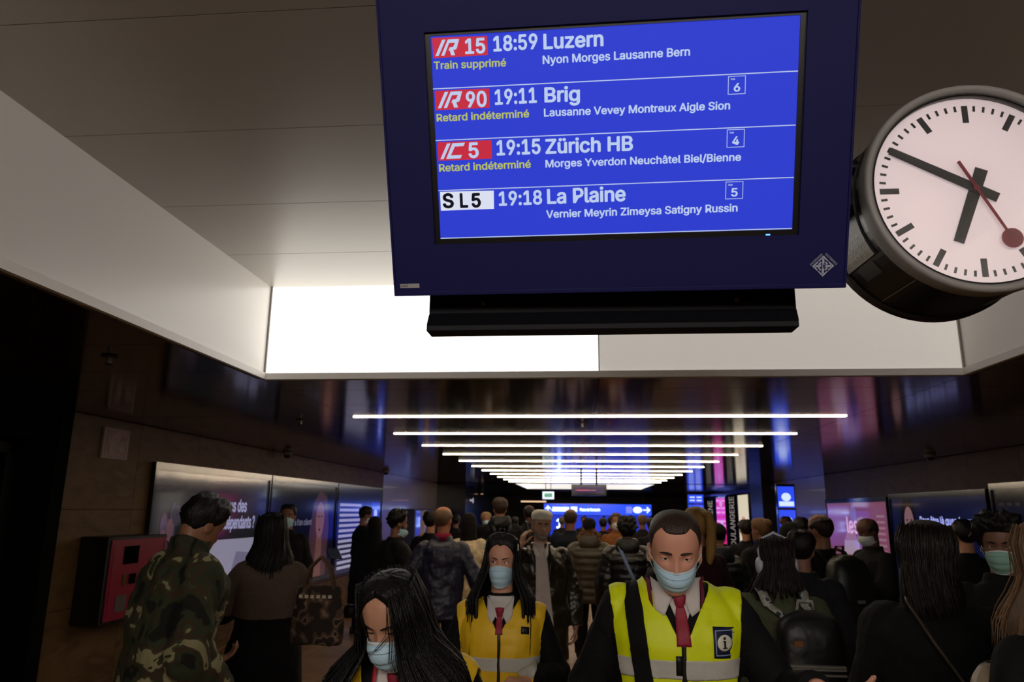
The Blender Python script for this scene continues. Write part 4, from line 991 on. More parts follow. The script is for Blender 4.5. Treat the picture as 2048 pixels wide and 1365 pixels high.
# right wall bank
t, s_, w_, h_ = wall_screen('pink lit poster screen right of the backpack man', 1, 13.45, 16.7, .52, 2.02, 'b0688a', .32, group='wall screens on the right wall')
flat(s_, [(w_*.3, .15), (w_*.5, .12), (w_*.55, .6), (w_*.42, 1.05), (w_*.3, .7)], 'c892a8', .38); flat(s_, [(w_*.58, .3), (w_*.66, .3), (w_*.74, .8), (w_*.64, 1.15), (w_*.60, .8)], '5c4060', .2, -.003)
flat(s_, ell(w_*.48, 1.2, .16, .17), 'a088c8', .4, -.003); text('les', w_*.36, .85, .3, em('pink_poster_letters', '#cdb4d0', .42), s_, y=-.004, width=.6); flat(s_, [(w_*.28, .45), (w_*.52, .45), (w_*.55, .72), (w_*.30, .70)], 'cdb4d0', .42, -.004)
for i in range(8): flat(s_, [(w_-.55, .45+i*.1), (w_-.2, .45+i*.1), (w_-.2, .49+i*.1), (w_-.55, .49+i*.1)], 'c89ab0', .35, name='text_line')
t, s_, w_, h_ = wall_screen('dark blue wall screen with a woman portrait and white French words', 1, 10.25, 13.35, .52, 2.06, '1a2050', .22, group='wall screens on the right wall')
P = lambda pts: [(x-.43, z+.1) for x, z in pts]
flat(s_, P([(.75, .2), (1.3, .2), (1.34, 1.2), (1.2, 1.38), (.98, 1.4), (.84, 1.2)]), '14121c', .1); flat(s_, P(ell(1.12, .98, .17, .25)), 'b08490', .32, -.003)
flat(s_, P([(.9, .9), (1.0, 1.2), (.98, 1.32), (.84, 1.2), (.82, .7)]), '16121a', .08, -.004)
for sg in (-1, 1): flat(s_, P(ell(1.13+sg*.075, 1.02, .032, .014, 12)), '20141c', .05, -.005)
flat(s_, P(ell(1.14, .85, .045, .016, 12)), '7a3444', .2, -.005); flat(s_, P(ell(1.13, .93, .015, .03, 10)), '94707c', .25, -.0045)
mt2 = em('blue_poster_letters', '#b4b8dc', .42); text('Pour être là quand vous', 1.08, 1.06, .115, mt2, s_, y=-.003, width=1.62, weight=.03); text('av', 1.08, .86, .115, mt2, s_, y=-.003, width=.18, weight=.03)
t, s_, w_, h_ = wall_screen('nearly black wall screen at the far right with a row of dim letters on top', 1, 6.6, 10.15, .52, 2.12, '0a0a10', .05, group='wall screens on the right wall')
for k in range(3):
    for i in range(18): flat(s_, [(.15+i*.18, 1.32+.0*k), (.26+i*.18, 1.32), (.26+i*.18, 1.36), (.15+i*.18, 1.36)], '4a3a34', .15) if k == 0 else None
# far right: stacked displays, light columns, pillar
def yat(px, X=XR): return on_x(px, 1010, X).y
t = thing('blue_display_stack', 'stack of two bright blue display boards hanging by the right wall', 'display', (XR-.95, yat(1573), 0))
Yd = 16.9
t.location = (on_y(1554, 1000, Yd).x, Yd, 0); wd = on_y(1591, 1000, Yd).x-on_y(1554, 1000, Yd).x
MB().box(0, wd, 0, .12, .9, 2.35).build('casing', m_frame, t); MB().box(wd*.4, wd*.6, .03, .09, 0, .9).build('stand', m_frame, t)
for k, (a, b) in enumerate(((1.85, 2.3), (1.35, 1.8))): 
    s1 = MB().box(.02, wd-.02, -.004, 0, a, b).build('display', em('bright_blue', '#2a49e8', 1.1), t); MB().prism(ell(wd/2, (a+b)/2, .1, .09, 16), -.006, -.004).build('symbol', em('icy', '#bcd0ff', 1.3), s1)
    MB().box(.04, wd-.04, -.006, -.004, a+.03, a+.1 if k else a+.13).build('bar', em('icy', '#bcd0ff', 1.3), s1)
MB().box(.02, wd-.02, -.004, 0, 1.0, 1.3).build('display', em('bright_blue', '#2a49e8', 1.1), t)
tag(MB().box(XR-.35, XR+.6, 21.0, 22.4, 0, ZC).build('trim_dark_pillar', mat('pillar_black', '#08080a', rough=.3)), kind='structure')
for lb, pa, pb, c, e_, z0_, z1_ in (('tall cream light column between the bakery lettering and the dark pillar', 1500, 1479, 'e8dcc0', .9, .35, 2.33), ('tall pink light column left of the bakery lettering', 1453, 1435, 'e82c90', .85, .6, 2.30)):
    y0, y1 = yat(pa), yat(pb)
    t = thing('light_column', lb, 'light column', (XR-.05, y1, z0_), -PI/2); MB().box(0, y1-y0, 0, .3, 0, z1_-z0_).build('casing', m_frame, t)
    MB().box(.03, y1-y0-.03, -.006, 0, .03, z1_-z0_-.03).build('diffuser', em('column_'+c, '#'+c, e_), t)
    if c[0:2] == 'e8' and c[2] == 'd':
        MB().prism(ell((y1-y0)/2, 1.05, .4, .22, 16), -.009, -.006).build('picture', em('column_print', '#d89a70', .8), t)
    else:
        for zz in (.5, .75, 1.45): MB().prism(ell((y1-y0)*.55, zz, .3, .1, 12), -.009, -.006).build('picture', em('column_pink_print', '#f0a8d0', .8), t)
for word, pa, pb, z0_, z1_ in (('BOULANGERIE', 1478, 1455, .45, 2.28), ('URBAINE', 1434, 1412, .9, 2.2)):
    y0, y1 = yat(pa), yat(pb)
    t = thing('shop_sign', 'black panel with pale upright letters reading ' + word, 'sign', (XR-.05, y1, 0), -PI/2)
    MB().box(0.02, y1-y0-.02, 0, .3, 0, 2.36).build('panel', mat('sign_panel_black', '#070708', rough=.85, spec=.1), t)
    text(word, (y1-y0)*.72, z0_, (y1-y0)*.42, em('pale_letters', '#c8c0b8', .16), t, y=-.003, width=z1_-z0_, rot=PI/2, weight=.01)
tag(MB().box(XR-.08, XR, 21, 34, 2.37, 2.45).build('trim_blue_line', em('blue_trim', '#2a2c78', .25)), kind='structure')
tag(MB().box(XR, XR+.5, 22.4, END, 0, ZC).build('wall_right_shops', mat('shop_black', '#0a0a0c')), kind='structure')
t = thing('blue_display_wall', 'bright blue timetable displays far back on the right', 'display', on_y(1375, 1037, 31.5)); t.location.z = 0
wq = on_y(1411, 1037, 31.5).x-t.location.x
MB().box(0, wq, 0, .2, 0, ZC).build('casing', m_frame, t)
for a, b in ((1.05, 1.55), (1.6, 2.05), (2.1, 2.45)):
    s1 = MB().box(.05, wq-.05, -.006, 0, a, b).build('display', em('bright_blue', '#2a49e8', 1.1), t)
    for q in (.25, .62): MB().box(.12, wq*.45, -.01, -.006, a+(b-a)*q, a+(b-a)*(q+.16)).box(wq*.55, wq-.12, -.01, -.006, a+(b-a)*q, a+(b-a)*(q+.16)).build('text_line', em('icy', '#bcd0ff', 1.3), s1)
# wide blue way-finding sign at the end
YS = 33.0
a, b = on_y(1088, 1031, YS), on_y(1303, 1029, YS); zt_ = on_y(1195, 1009, YS).z; zb_ = on_y(1195, 1031, YS).z
t = thing('direction_sign', 'wide blue illuminated direction sign with white arrows at the end of the hall', 'sign', (a.x, YS, zb_))
wS, hS_ = b.x-a.x, zt_-zb_
MB().box(0, wS, 0, .2, -.02, hS_+.02).build('casing', m_frame, t); s1 = MB().box(0, wS, -.01, 0, 0, hS_).build('display', em('sign_blue', '#2c50f0', 1.2), t)
MB().box(.3, .36, .05, .11, hS_+.02, ZC-zb_).build('hanger', m_dark, t); MB().box(wS-.36, wS-.3, .05, .11, hS_+.02, ZC-zb_).build('hanger', m_dark, t)
mi = em('sign_ice', '#cfe0ff', 1.6)
def arrow(cx, cz, r, ang, parent):
    mb = MB(); c_, s_2 = cos(ang), sin(ang)
    for poly in ([(-.18, -.9), (.18, -.9), (.18, .5), (-.18, .5)], [(-.85, .15), (0, 1), (0, .5), (-.55, -.05)], [(0, 1), (.85, .15), (.55, -.05), (0, .5)]):
        mb.prism([(cx+r*(x*c_-z*s_2), cz+r*(x*s_2+z*c_)) for x, z in poly], -.014, -.0101)
    mb.build('arrow', mi, parent)
pxs = lambda px: (on_y(px, 1020, YS).x-a.x)
arrow(pxs(1096), hS_*.5, .17, 0, s1); arrow(pxs(1293), hS_*.5, .17, -PI/2, s1)
for px in (1113, 1130): 
    x = pxs(px); MB().box(x-.18, x+.18, -.014, -.0101, hS_*.3, hS_*.72).box(x-.22, x+.22, -.014, -.0101, hS_*.38, hS_*.5).build('vehicle_symbol', mi, s1)
x = pxs(1148); MB().box(x-.14, x+.14, -.014, -.0101, hS_*.28, hS_*.76).build('symbol', mi, s1)
x = pxs(1275); MB().prism(ell(x, hS_*.5, .2, .14, 14), -.014, -.0101).build('symbol', mi, s1)
text('Place de Cornavin', pxs(1160), hS_*.36, .12, mi, s1, y=-.012, width=pxs(1200)-pxs(1160)); MB().box(pxs(1252), pxs(1264), -.013, -.0101, hS_*.2, hS_*.8).build('map_symbol', em('sign_lilac', '#7a86e8', 1.1), s1)
t = thing('lower_blue_panels', 'row of blue lit panels under the direction sign, one with a figure 1', 'display', (a.x, YS+1.5, 0))
for k, (p0_, p1_) in enumerate(((1100, 1130), (1134, 1168), (1172, 1206), (1210, 1250), (1254, 1300))):
    x0, x1 = on_y(p0_, 1040, YS+1.5).x-a.x, on_y(p1_, 1040, YS+1.5).x-a.x
    s2 = MB().box(x0, x1, -.02, .05, .4, 1.55).build('panel', em('panel_blue', '#2238c8', 1.0 if k in (0, 4) else .6), t)
    if k == 0: text('1', (x0+x1)/2-.05, 1.0, .4, mi, s2, y=-.021, weight=.03)
MB().box(0, wS, .05, .1, 0, 1.6).build('backing', m_frame, t)
# hanging monitor and exit sign
YM = 15.5; a, b = on_y(1143, 992, YM), on_y(1213, 970, YM)
t = thing('ceiling_monitor', 'black monitor with a dim red and violet image hanging under the ceiling', 'monitor', (a.x, YM, a.z)); wM, hM = b.x-a.x, b.z-a.z
MB().box(0, wM, 0, .12, 0, hM).build('casing', m_frame, t, bevel=.006); s1 = MB().box(.05, wM-.05, -.003, 0, .05, hM-.03).build('display', em('monitor_violet', '#2c1c58', .5), t)
MB().box(.08, wM*.5, -.005, -.003, hM*.42, hM*.58).build('bar', em('monitor_red', '#a02850', .5), s1); MB().box(.12, wM*.7, -.006, -.005, hM*.45, hM*.52).build('bar', em('monitor_pink', '#c87898', .5), s1)
for xx in (.2, wM-.2): MB().box(xx-.02, xx+.02, .04, .08, hM, ZC-a.z).build('hanger', m_dark, t)
YE = 19.0; a, b = on_y(1085, 999, YE), on_y(1108, 984, YE)
t = thing('exit_sign', 'small green and white emergency exit sign hanging left of the monitor', 'sign', (a.x, YE, a.z)); wE, hE = b.x-a.x, b.z-a.z
MB().box(0, wE, 0, .08, 0, hE).build('lightbox', em('exit_white', '#c8dcf4', .9), t); MB().box(wE*.16, wE*.84, -.004, 0, hE*.28, hE*.78).build('green_field', em('exit_green', '#1a8a72', .6), t)
for xx in (.08, wE-.08): MB().box(xx-.008, xx+.008, .03, .05, hE, ZC-a.z).build('hanger', m_dark, t)
# dome cameras and sprinklers under the ceiling
def dome(label, px, py):
    p = on_z(px, py, ZC-.03); t = thing('dome_camera', label, 'camera', (p.x, p.y, ZC), group='dome cameras')
    L_ = lathe([(.001, -.0), (.07, -.0), (.075, .03), (.06, .05), (.001, .05)], 24); L_.v = [(x, z, -y) for x, y, z in L_.v]; L_.build('housing', mat('camera_white', '#8f8a84', rough=.5), t, smooth=True)
    L2 = lathe([(.05, .05), (.048, .075), (.03, .095), (.001, .102)], 20); L2.v = [(x, z, -y) for x, y, z in L2.v]; L2.build('dome', m_frame, t, smooth=True)
dome('dome camera over the nearest left wall screen', 575, 908); dome('dome camera at the far end of the left wall screens', 772, 944); dome('dome camera over the right wall screens', 1860, 912)
def sprinkler(label, px, py):
    p = on_z(px, py, ZC); t = thing('sprinkler_head', label, 'sprinkler', (p.x, p.y, ZC), group='sprinkler heads')
    for nm, r_, z0_, z1_ in (('rose', .045, 0, -.008), ('body', .014, -.008, -.045), ('deflector', .022, -.045, -.05)): MB().tube([(0, 0, z0_), (0, 0, z1_)], r_, 18).build(nm, m_dark if nm != 'body' else m_grey, t)
sprinkler('sprinkler head in the dark ceiling left of the white light well', 220, 712); sprinkler('sprinkler head in the ceiling before the first light line', 601, 840)
sprinkler('sprinkler head between the first and second light lines', 1165, 846)
# ================================================================== the three information staff in yellow vests
m_vest = mat('lime_hi_vis_cloth', '#d9e600', rough=.55, var=.05, scale=6, bump=.25, bscale=14)
m_vest2 = mat('amber_hi_vis_cloth', '#e8bb1a', rough=.55, var=.05, scale=6, bump=.25, bscale=14)
m_refl = mat('silver_reflective_band', '#bdbcb4', rough=.35, var=.08, scale=120)
m_shirt = mat('white_shirt', '#c9c2be', rough=.8, var=.03, bump=.1)
m_tie = mat('crimson_tie', '#8c1230', rough=.6, var=.1, scale=200)
m_zip = mat('black_zip', '#0b0b0b', rough=.5)
m_jkt = 'wool'
def staff_wear(r, vm, vbot, vw, hem, band, side=.185, centre=0.):
    P, jk, k = r; s = k['s']; V = lambda x, y, z: Vector(k['bend'](np.array([x, y, z], float)))
    N = lambda x, y, z: Vector((x, y, z)).normalized()
    c = centre
    def vest_cuts(z0=None, z1=None, y0=None, neck=True):
        out = []
        for sg in (1, -1):
            cs = [(V(c+sg*.006, 0, 1), (-sg, 0, 0)), (V(sg*side, 0, 1.3), N(sg, 0, -.15)), (V(0, 0, hem), (0, 0, -1)), (V(0, .0, 1.5), (0, .0, 1)), (V(0, .03, 1.35), (0, 1, .0))]
            if neck:
                dx, dz = vw, 1.46-vbot; cs.append((V(c+sg*.004, 0, vbot), N(-sg*dz, 0, dx)))
            if z0: cs += [(V(0, -.1, z0), (0, 0, -1)), (V(0, -.1, z1), (0, 0, 1))]
            out.append(cs)
        return out
    back = [[(V(0, .025, 1.35), (0, -1, 0)), (V(side, 0, 1.3), N(1, 0, -.15)), (V(-side, 0, 1.3), N(-1, 0, -.15)), (V(0, 0, hem), (0, 0, -1)), (V(0, 0, 1.45), (0, 0, 1))]]
    v = region(jk, vest_cuts()+back, .010, .004, 'vest', vm, P)
    bands = region(jk, vest_cuts(band[0], band[1]) + [[*back[0], (V(0, 0, band[0]), (0, 0, -1)), (V(0, 0, band[1]), (0, 0, 1))]], .0125, .001, 'reflective_band', m_refl, v)
    region(jk, [[(V(c-.0075, 0, 1), (-1, 0, 0)), (V(c+.0075, 0, 1), (1, 0, 0)), (V(0, 0, hem), (0, 0, -1)), (V(0, 0, vbot+.005), (0, 0, 1)), (V(0, 0, 1.2), (0, 1, 0))]], .012, .002, 'zip', m_zip, v)
    dx, dz = vw*.62, 1.46-vbot-.03                 # shirt front in the opening of the jacket
    region(jk, [[(V(c, 0, vbot+.03), N(-dz, 0, -dx)), (V(c, 0, vbot+.03), N(dz, 0, -dx)), (V(0, 0, 1.475), (0, 0, 1)), (V(0, 0, 1.2), (0, 1, 0))]], .006, .003, 'shirt_front', m_shirt, P)
    return v
def cling(ob, bv, off):                            # lay flat print on the curved cloth
    ys = [v.co.y for v in ob.data.vertices]; y1 = max(ys)
    for v in ob.data.vertices:
        h = bv.ray_cast(Vector((v.co.x, -1, v.co.z)), Vector((0, 1, 0)))[0]
        if h: v.co.y = h.y-off+(v.co.y-y1)
def frontpt(jk, bv, x, z):                        # first point of a garment met from the front
    h = bv.ray_cast(Vector((x, -1, z)), Vector((0, 1, 0))); return h[0]
from mathutils.bvhtree import BVHTree
def bvh(ob):
    bpy.context.view_layer.update(); dg = bpy.context.evaluated_depsgraph_get(); me = ob.evaluated_get(dg).data
    return BVHTree.FromPolygons([v.co for v in me.vertices], [tuple(p.vertices) for p in me.polygons])
def drape(bv, pts_fn, n, m_, off, th, name, m, parent):
    A, B = [], []; last = -.12
    for i in range(n):
        ra, rb = [], []
        for j in range(m_):
            x, z = pts_fn(i/(n-1), j/(m_-1)); h = bv.ray_cast(Vector((x, -1, z)), Vector((0, 1, 0)))
            if h[0] is not None: last = h[0].y
            ra.append((x, last-off-th, z)); rb.append((x, last-off, z))
        A.append(ra); B.append(rb)
    return MB().shell(A, B).build(name, m, parent, smooth=True)
def tie(r, bv, x0, z0, x1, z1, w0, w1):
    P = r[0]
    t = drape(bv, lambda u, v: (x0+(x1-x0)*u+(v-.5)*(w0*(.55+.45*min(1, u*3))+(w1-w0)*u), z0+(z1-z0)*u), 16, 6, .0095, .003, 'tie', m_tie, P)
    f = Flesh(lambda p: p); q = bv.ray_cast(Vector((x0, -1, z0)), Vector((0, 1, 0)))[0]; y_ = (q.y if q else -.1)-.016
    f.torso([(z0-.022, y_, .011, .008, x0), (z0, y_, .018, .012, x0), (z0+.018, y_, .021, .011, x0)], n=6); f.build('tie_knot', m_tie, t, .004)
    return t
def wing(r, bv, sg, pts, m=m_shirt, name='shirt_collar'):   # one pointed collar wing, folded on the chest
    n = len(pts); A, B = [], []
    for i in range(6):
        u = i/5; a = [pts[0][k]*(1-u)+pts[1][k]*u for k in (0, 1)]; b = [pts[3][k]*(1-u)+pts[2][k]*u for k in (0, 1)]; ra, rb = [], []
        for j in range(6):
            v = j/5; x, z = a[0]*(1-v)+b[0]*v, a[1]*(1-v)+b[1]*v; h = bv.ray_cast(Vector((x, -1, z)), Vector((0, 1, 0)))[0]
            y_ = (h.y if h else -.06); y_ = min(y_, -.045)-.016*(1-abs(v-.5)*.4)
            ra.append((x, y_-.003, z)); rb.append((x, y_, z))
        A.append(ra); B.append(rb)
    return MB().shell(A, B).build(name, m, r[0], smooth=True)

A = crowd('man with cropped hair in lime information vest, blue mask under his nose', 1347, 1018, 2.48, rot=-.04, hairh=.003, skinc='d2977f', hair=('cropped', '33261f'), eyes='3a2a1c', brows=('3a2c22', .0042, -.4), mask='low',
          voxel=.0048, head=(-.03, .22, .02), lean=.10, neck=(0, -.05, -.06), lids=.62, gaze=(0, -.18), broad=1.04, top=dict(c='0c0c0f', bulk=.014, hem=.76, fold=.022, name='jacket'),
          L=((.32, -.02, 1.13), (.36, -.23, 1.225), (.7, -.7, .12), (-.2, 0, 1)), Rr=((-.275, .06, 1.12), (-.29, -.02, .88), (0, -.2, -1), (1, 0, 0)), fist=(.6, .8))
# ---- his clothes
s = A[2]['s']; va = staff_wear(A, m_vest, 1.29, .094, .72, (1.207, 1.262), side=.178, centre=.012)
bva = bvh(A[1])
def sc(p): return (p[0]*s, p[1]*s)
tA = tie(A, bva, .008*s, 1.41*s, .013*s, 1.288*s, .030, .044)
for sg in (1, -1): wing(A, bva, sg, [sc((sg*.012+.004, 1.43)), sc((sg*.075, 1.475)), sc((sg*.066, 1.385)), sc((sg*.040, 1.368))])
for sg in (1, -1): wing(A, bva, sg, [sc((sg*.076, 1.465)), sc((sg*.090, 1.478)), sc((sg*.082, 1.41)), sc((sg*.070, 1.39))], mat('maroon_lining', '#6a1230', rough=.7), 'jacket_lining')
bd = drape(bva, lambda u, v: ((.098+.066*v)*s, (1.343-.086*u-.004*v)*s), 7, 7, .0125, .0012, 'information_badge', mat('badge_navy', '#141b3c', rough=.5, var=.05), va)
qb = bva.ray_cast(Vector((.131*s, -1, 1.298*s)), Vector((0, 1, 0)))[0]; yb_ = qb.y-.0155
mb = MB(); m_bw = mat('badge_white', '#d8d6c4', rough=.5, var=.02)

pb = mat('badge_pale_blue', '#8fa2c8', var=0)
for (xa, xb, za, zb) in ((.104, .158, 1.263, 1.2655), (.104, .158, 1.3305, 1.333), (.104, .1062, 1.265, 1.331), (.1558, .158, 1.265, 1.331)):
    drape(bva, lambda u, v: ((xa+(xb-xa)*v)*s, (zb+(za-zb)*u)*s), 10, 10, .0138, .0004, 'badge_line', pb, bd)
drape(bva, lambda u, v: ((.131+.0225*u*cos(2*PI*v))*s, (1.298+.0225*u*sin(2*PI*v))*s), 5, 33, .0140, .0005, 'badge_disc', m_bw, bd)
mb = MB(); disc(mb, .131*s, 1.311*s, .0040*s, yb_-.0014, yb_, 14)
for a_ in ((-.0025, .0033, -.014, .006), (-.0055, .0033, .0035, .0065), (-.0065, .0075, -.0155, -.0125)): mb.box((.131+a_[0])*s, (.131+a_[1])*s, yb_-.0014, yb_, (1.298+a_[2])*s, (1.298+a_[3])*s)
cling(mb.build('letter_i', mat('badge_ink', '#10142c', var=0), bd), bva, .0150)
drape(bva, lambda u, v: ((-.012+.018*v)*s, (1.262-.055*u)*s), 4, 3, .013, .002, 'vest_tab', m_zip, va)
# rucksack strap over his right shoulder
stA = thing('rucksack', 'black rucksack with its strap over the lime vest of the cropped-hair man', 'backpack', wpt(A, (-.05, .22, .98)), A[2]['rot'])
f = Flesh(lambda p: p); f.torso([(0, 0, .12, .05), (.03, 0, .145, .075), (.2, 0, .15, .08), (.38, 0, .13, .06), (.43, -.02, .05, .02)], n=12, p=3); f.build('bag_body', cloth('0b0b0d', 'nylon'), stA, .011, fold=.01)
strap = region(A[1], [[((-.148*s, 0, 1.4*s), Vector((-1, 0, -.12)).normalized()), ((-.102*s, 0, 1.4*s), Vector((1, 0, .12)).normalized()), ((0, 0, 1.02*s), (0, 0, -1)), ((0, .1*s, 1.3*s), (0, 1, 0))]], .018, .006, 'strap', cloth('08080a'), A[0])
iv = (Matrix.Translation(stA.location) @ Matrix.Rotation(A[2]['rot'], 4, 'Z')).inverted() @ (Matrix.Translation(A[0].location) @ Matrix.Rotation(A[2]['rot'], 4, 'Z'))
strap.data.transform(iv); strap.parent = stA

Bp = crowd('dark-haired woman with hair clips in amber information vest and blue mask', 1006, 1063, 3.5, rot=.02, hairh=.03, female=True, skinc='c79078', hair=('long', '0b0708', dict(line=(0, .197, 12, .206, 28, .198, 45, .18), vol=.028, end=-.49, wide=1.5, amin=60, t=.014, strands=220)),
          eyes='2c2018', brows=('0c0808', .0030, .3), mask='nose', voxel=.0052, head=(-.08, .02, .02), lids=.85, gaze=(-.45, 0), top=dict(c='0b0b0e', bulk=.012, hem=.74, fold=.022, name='jacket', kind='wool'),
          L=((.275, .0, 1.12), (.14, -.24, 1.13), (-.6, -.6, .1), (0, .3, -1)), Rr=((-.275, .0, 1.12), (-.14, -.24, 1.10), (.6, -.6, .1), (0, .3, -1)), fist=(1.4, 1.4), broad=1.16)
s = Bp[2]['s']; vb = staff_wear(Bp, m_vest2, 1.31, .085, .70, (1.15, 1.21), side=.196)
bvb = bvh(Bp[1])
def sc(p): return (p[0]*s, p[1]*s)
tie(Bp, bvb, 0, 1.41*s, 0, 1.312*s, .024, .032)
for sg in (1, -1): wing(Bp, bvb, sg, [sc((sg*.008, 1.41)), sc((sg*.066, 1.475)), sc((sg*.060, 1.39)), sc((sg*.036, 1.358))])
drape(bvb, lambda u, v: ((.104+.038*v)*s, (1.348-.032*u-.004*v)*s), 4, 4, .013, .0015, 'vest_patch', m_zip, vb)
for sg in (1, -1):                                # two hair clips
    q = Bp[2]['hS'](headpt(sg*rad(64), .178, .032, False)); MB().box(-.003, .003, -.004, .004, -.014, .014).build('hair_clip', mat('silver_clip', '#b9b9c0', rough=.25, metal=.8, var=0), Bp[0], loc=q, bevel=.001)
mb = MB(); q = Bp[2]['hS'](headpt(rad(88), .068, .012, False)); f = Flesh(lambda p: p); f.ball(tuple(q), .004); f.mb.build('earring', mat('silver_clip', '#b9b9c0'), Bp[0])

Cc = crowd('woman with long dark centre-parted hair bending her masked face down, yellow vest', 792, 1137, 2.0, rot=-.10, hairh=.01, female=True, skinc='b8876c', hair=('long', '0a0707', dict(line=(0, .214, 12, .209, 26, .198, 40, .174), end=-.40, amin=58, t=.014, strands=320, arc=(34, 312), drop=-.01, wide=2.3)),
          eyes='231a14', brows=('140d0b', .0030, .2), mask='nose', voxel=.0046, head=(-.16, .26, -.06), lean=.18, neck=(0, -.06, -.06), lids=.32, gaze=(0, .45), top=dict(c='0b0b0e', bulk=.014, hem=.74, fold=.02, name='jacket'),
          L=((.25, -.02, 1.12), (.22, -.26, 1.08), (-.3, -.8, .1), (0, 0, 1)), Rr=((-.25, -.02, 1.12), (-.20, -.24, 1.05), (.3, -.8, .1), (0, 0, 1)), fist=(.9, .9))
s = Cc[2]['s']; vc = staff_wear(Cc, m_vest2, 1.14, .13, .72, (1.02, 1.08), side=.182)
bvc = bvh(Cc[1])
def sc(p): return (p[0]*s, p[1]*s)
tie(Cc, bvc, 0, 1.38*s, 0, 1.25*s, .024, .038)
drape(bvc, lambda u, v: ((-.075+.012*v+.03*u)*s, (1.46-.2*u)*s), 12, 3, .018, .002, 'lanyard', mat('red_lanyard', '#a3202c', rough=.6), Cc[0])
mb = MB(); rr = random.Random(5)                  # loose strands blown across her face
for k in range(14):
    a0 = rad(rr.uniform(28, 46)); z0 = rr.uniform(.17, .2); e0 = rr.uniform(.004, .016)
    path = [headpt(a0, z0+.01, .01), headpt(a0*.86, .15, .012+e0), headpt(a0*.6, .12, .014+e0), headpt(a0*.25-.1*rr.random(), .095, .018+e0), headpt(-.25-.2*rr.random(), .078-rr.random()*.02, .022+e0), headpt(-.62-.25*rr.random(), .062-.03*rr.random(), .03+e0)] if k < 4 else \
           [headpt(a0, z0, .01), headpt(a0*.95, .15, .014+e0), headpt(a0*.85, .11, .02+e0), headpt(a0*.8, .06, .03+e0), np.array([.05+.02*rr.random(), -.11-e0, .0]), np.array([.055+.03*rr.random(), -.12-e0, -.08])]
    mb.tube([Cc[2]['hS'](q) for q in path], [.0008, .0008, .0007, .0006, .0005, .0002], 4)
mb.build('loose_strands', hairm('0a0707'), Cc[0], smooth=True)
phone('black phone held low by the bending dark-haired woman', wpt(Cc, (.24, -.37, 1.10)), rx=-1.1, rz=.2, glow=.3)

# ================================================================== the crowd
CO = lambda c, hem=.55, bulk=.03, **k: dict(dict(c=c, hem=hem, bulk=bulk, flare=.02, kind='wool', name='coat', fold=.03), **k)
m_camo = ramp_mat('woodland_camouflage', [(.0, '#16150f'), (.40, '#2e3320'), (.49, '#3b2d1e'), (.545, '#3a3f28'), (.57, '#857d5c'), (.64, '#2b2f1e'), (.72, '#14130e')], scale=6.0, detail=2.5, distort=1.0, rough=.85, bump=.3)
Dd = crowd('bearded man in white round hat talking on phone, olive waxed jacket open over white shirt', 1085, 1015, 6.2, rot=.18, hairh=.03, skinc='c0937a', hair=('cap', 'f6f0e2', dict(h='8a8078')), eyes='1c130e', brows=('241a16', .005, -.2), beard='8f8a86', voxel=.0072,
          head=(.05, .05, .06), lids=.5, top=dict(c='2a2416', kind='leather', bulk=.035, hem=.60, flare=.02, fold=.04, name='coat'), legs='15140f', broad=1.02,
          Rr=((-.31, -.04, 1.19), (-.175, -.10, 1.47), (.30, .15, 1), (1, .4, 0)), L=((.27, .04, 1.10), (.28, -.02, .84), (0, -.1, -1), (-1, 0, 0)), fist=(1.2, .9))
s = Dd[2]['s']
region(Dd[1], [[((-.058*s, 0, 1.2*s), Vector((-1, 0, .0))), ((.038*s, 0, 1.3*s), Vector((1, 0, .10)).normalized()), ((0, 0, .82*s), (0, 0, -1)), ((0, 0, 1.50*s), (0, 0, 1)), ((0, -.02, 1.2*s), (0, 1, 0))]], .004, .003, 'shirt_front', mat('ivory_shirt', '#cdbfba', rough=.8, var=.04, bump=.2, bscale=20), Dd[0])
bvd = bvh(Dd[1]); 
for sg, xx in ((1, .045), (-1, -.065)): drape(bvd, lambda u, v: ((xx+sg*.05*v*(1-abs(u-.35))+sg*.02*(1-u))*s, (1.47-.26*u)*s), 10, 5, .004, .012, 'lapel', cloth('1d180f', 'leather'), Dd[0])
for sg in (1, -1): wing(Dd, bvd, sg, [(sg*.012-.01, 1.41*s), (sg*.062-.01, 1.49*s), (sg*.055-.01, 1.41*s), (sg*.036-.01, 1.37*s)])
p = wpt(Dd, (-.108, -.03, 1.59)); phone('dark phone pressed to the ear of the bearded man in the white hat', p, ry=.25, rx=-.25, rz=1.3, screen='20242c', glow=.02)

E_ = crowd('man in woodland camouflage jacket looking down beside the big wall screen', 413, 990, 3.45, rot=rad(140), skinc='8f6248', hair=('short', '0e0a09', dict(t=.022, r=.02)), voxel=.009, head=(.12, .36, 0), neck=(0, 0, -.035), lean=.13,
          top=dict(mat=m_camo, c='000000', bulk=.045, hem=.70, flare=.02, fold=.05, name='camouflage_jacket', neck=.03), legs='0d0c0b', broad=1.08, L=((.25, -.02, 1.10), (.10, -.22, .98), (-.3, -1, 0), (0, 0, 1)), Rr=((-.28, .03, 1.08), (-.24, -.16, .90), (.2, -1, -.6), (.6, 0, 1)), fist=(1.2, 1.2))
F_ = crowd('long-haired woman in black coat with taupe shawl, phone in her outstretched hand', 545, 1026, 4.6, rot=rad(205), female=True, skinc='8a604c', hair=('long', '0a0707', dict(end=-.42, t=.018, drop=.02, strands=120)), voxel=.010, head=(.25, .1, 0),
          top=CO('09090b', hem=.28, bulk=.03, flare=.06), legs='080808', Rr=((-.26, -.10, 1.14), (-.42, -.28, 1.16), (-.6, -.6, .1), (0, 0, 1)), L=((.26, -.08, 1.14), (.16, -.26, 1.16), (-.3, -1, 0), (0, 0, 1)))
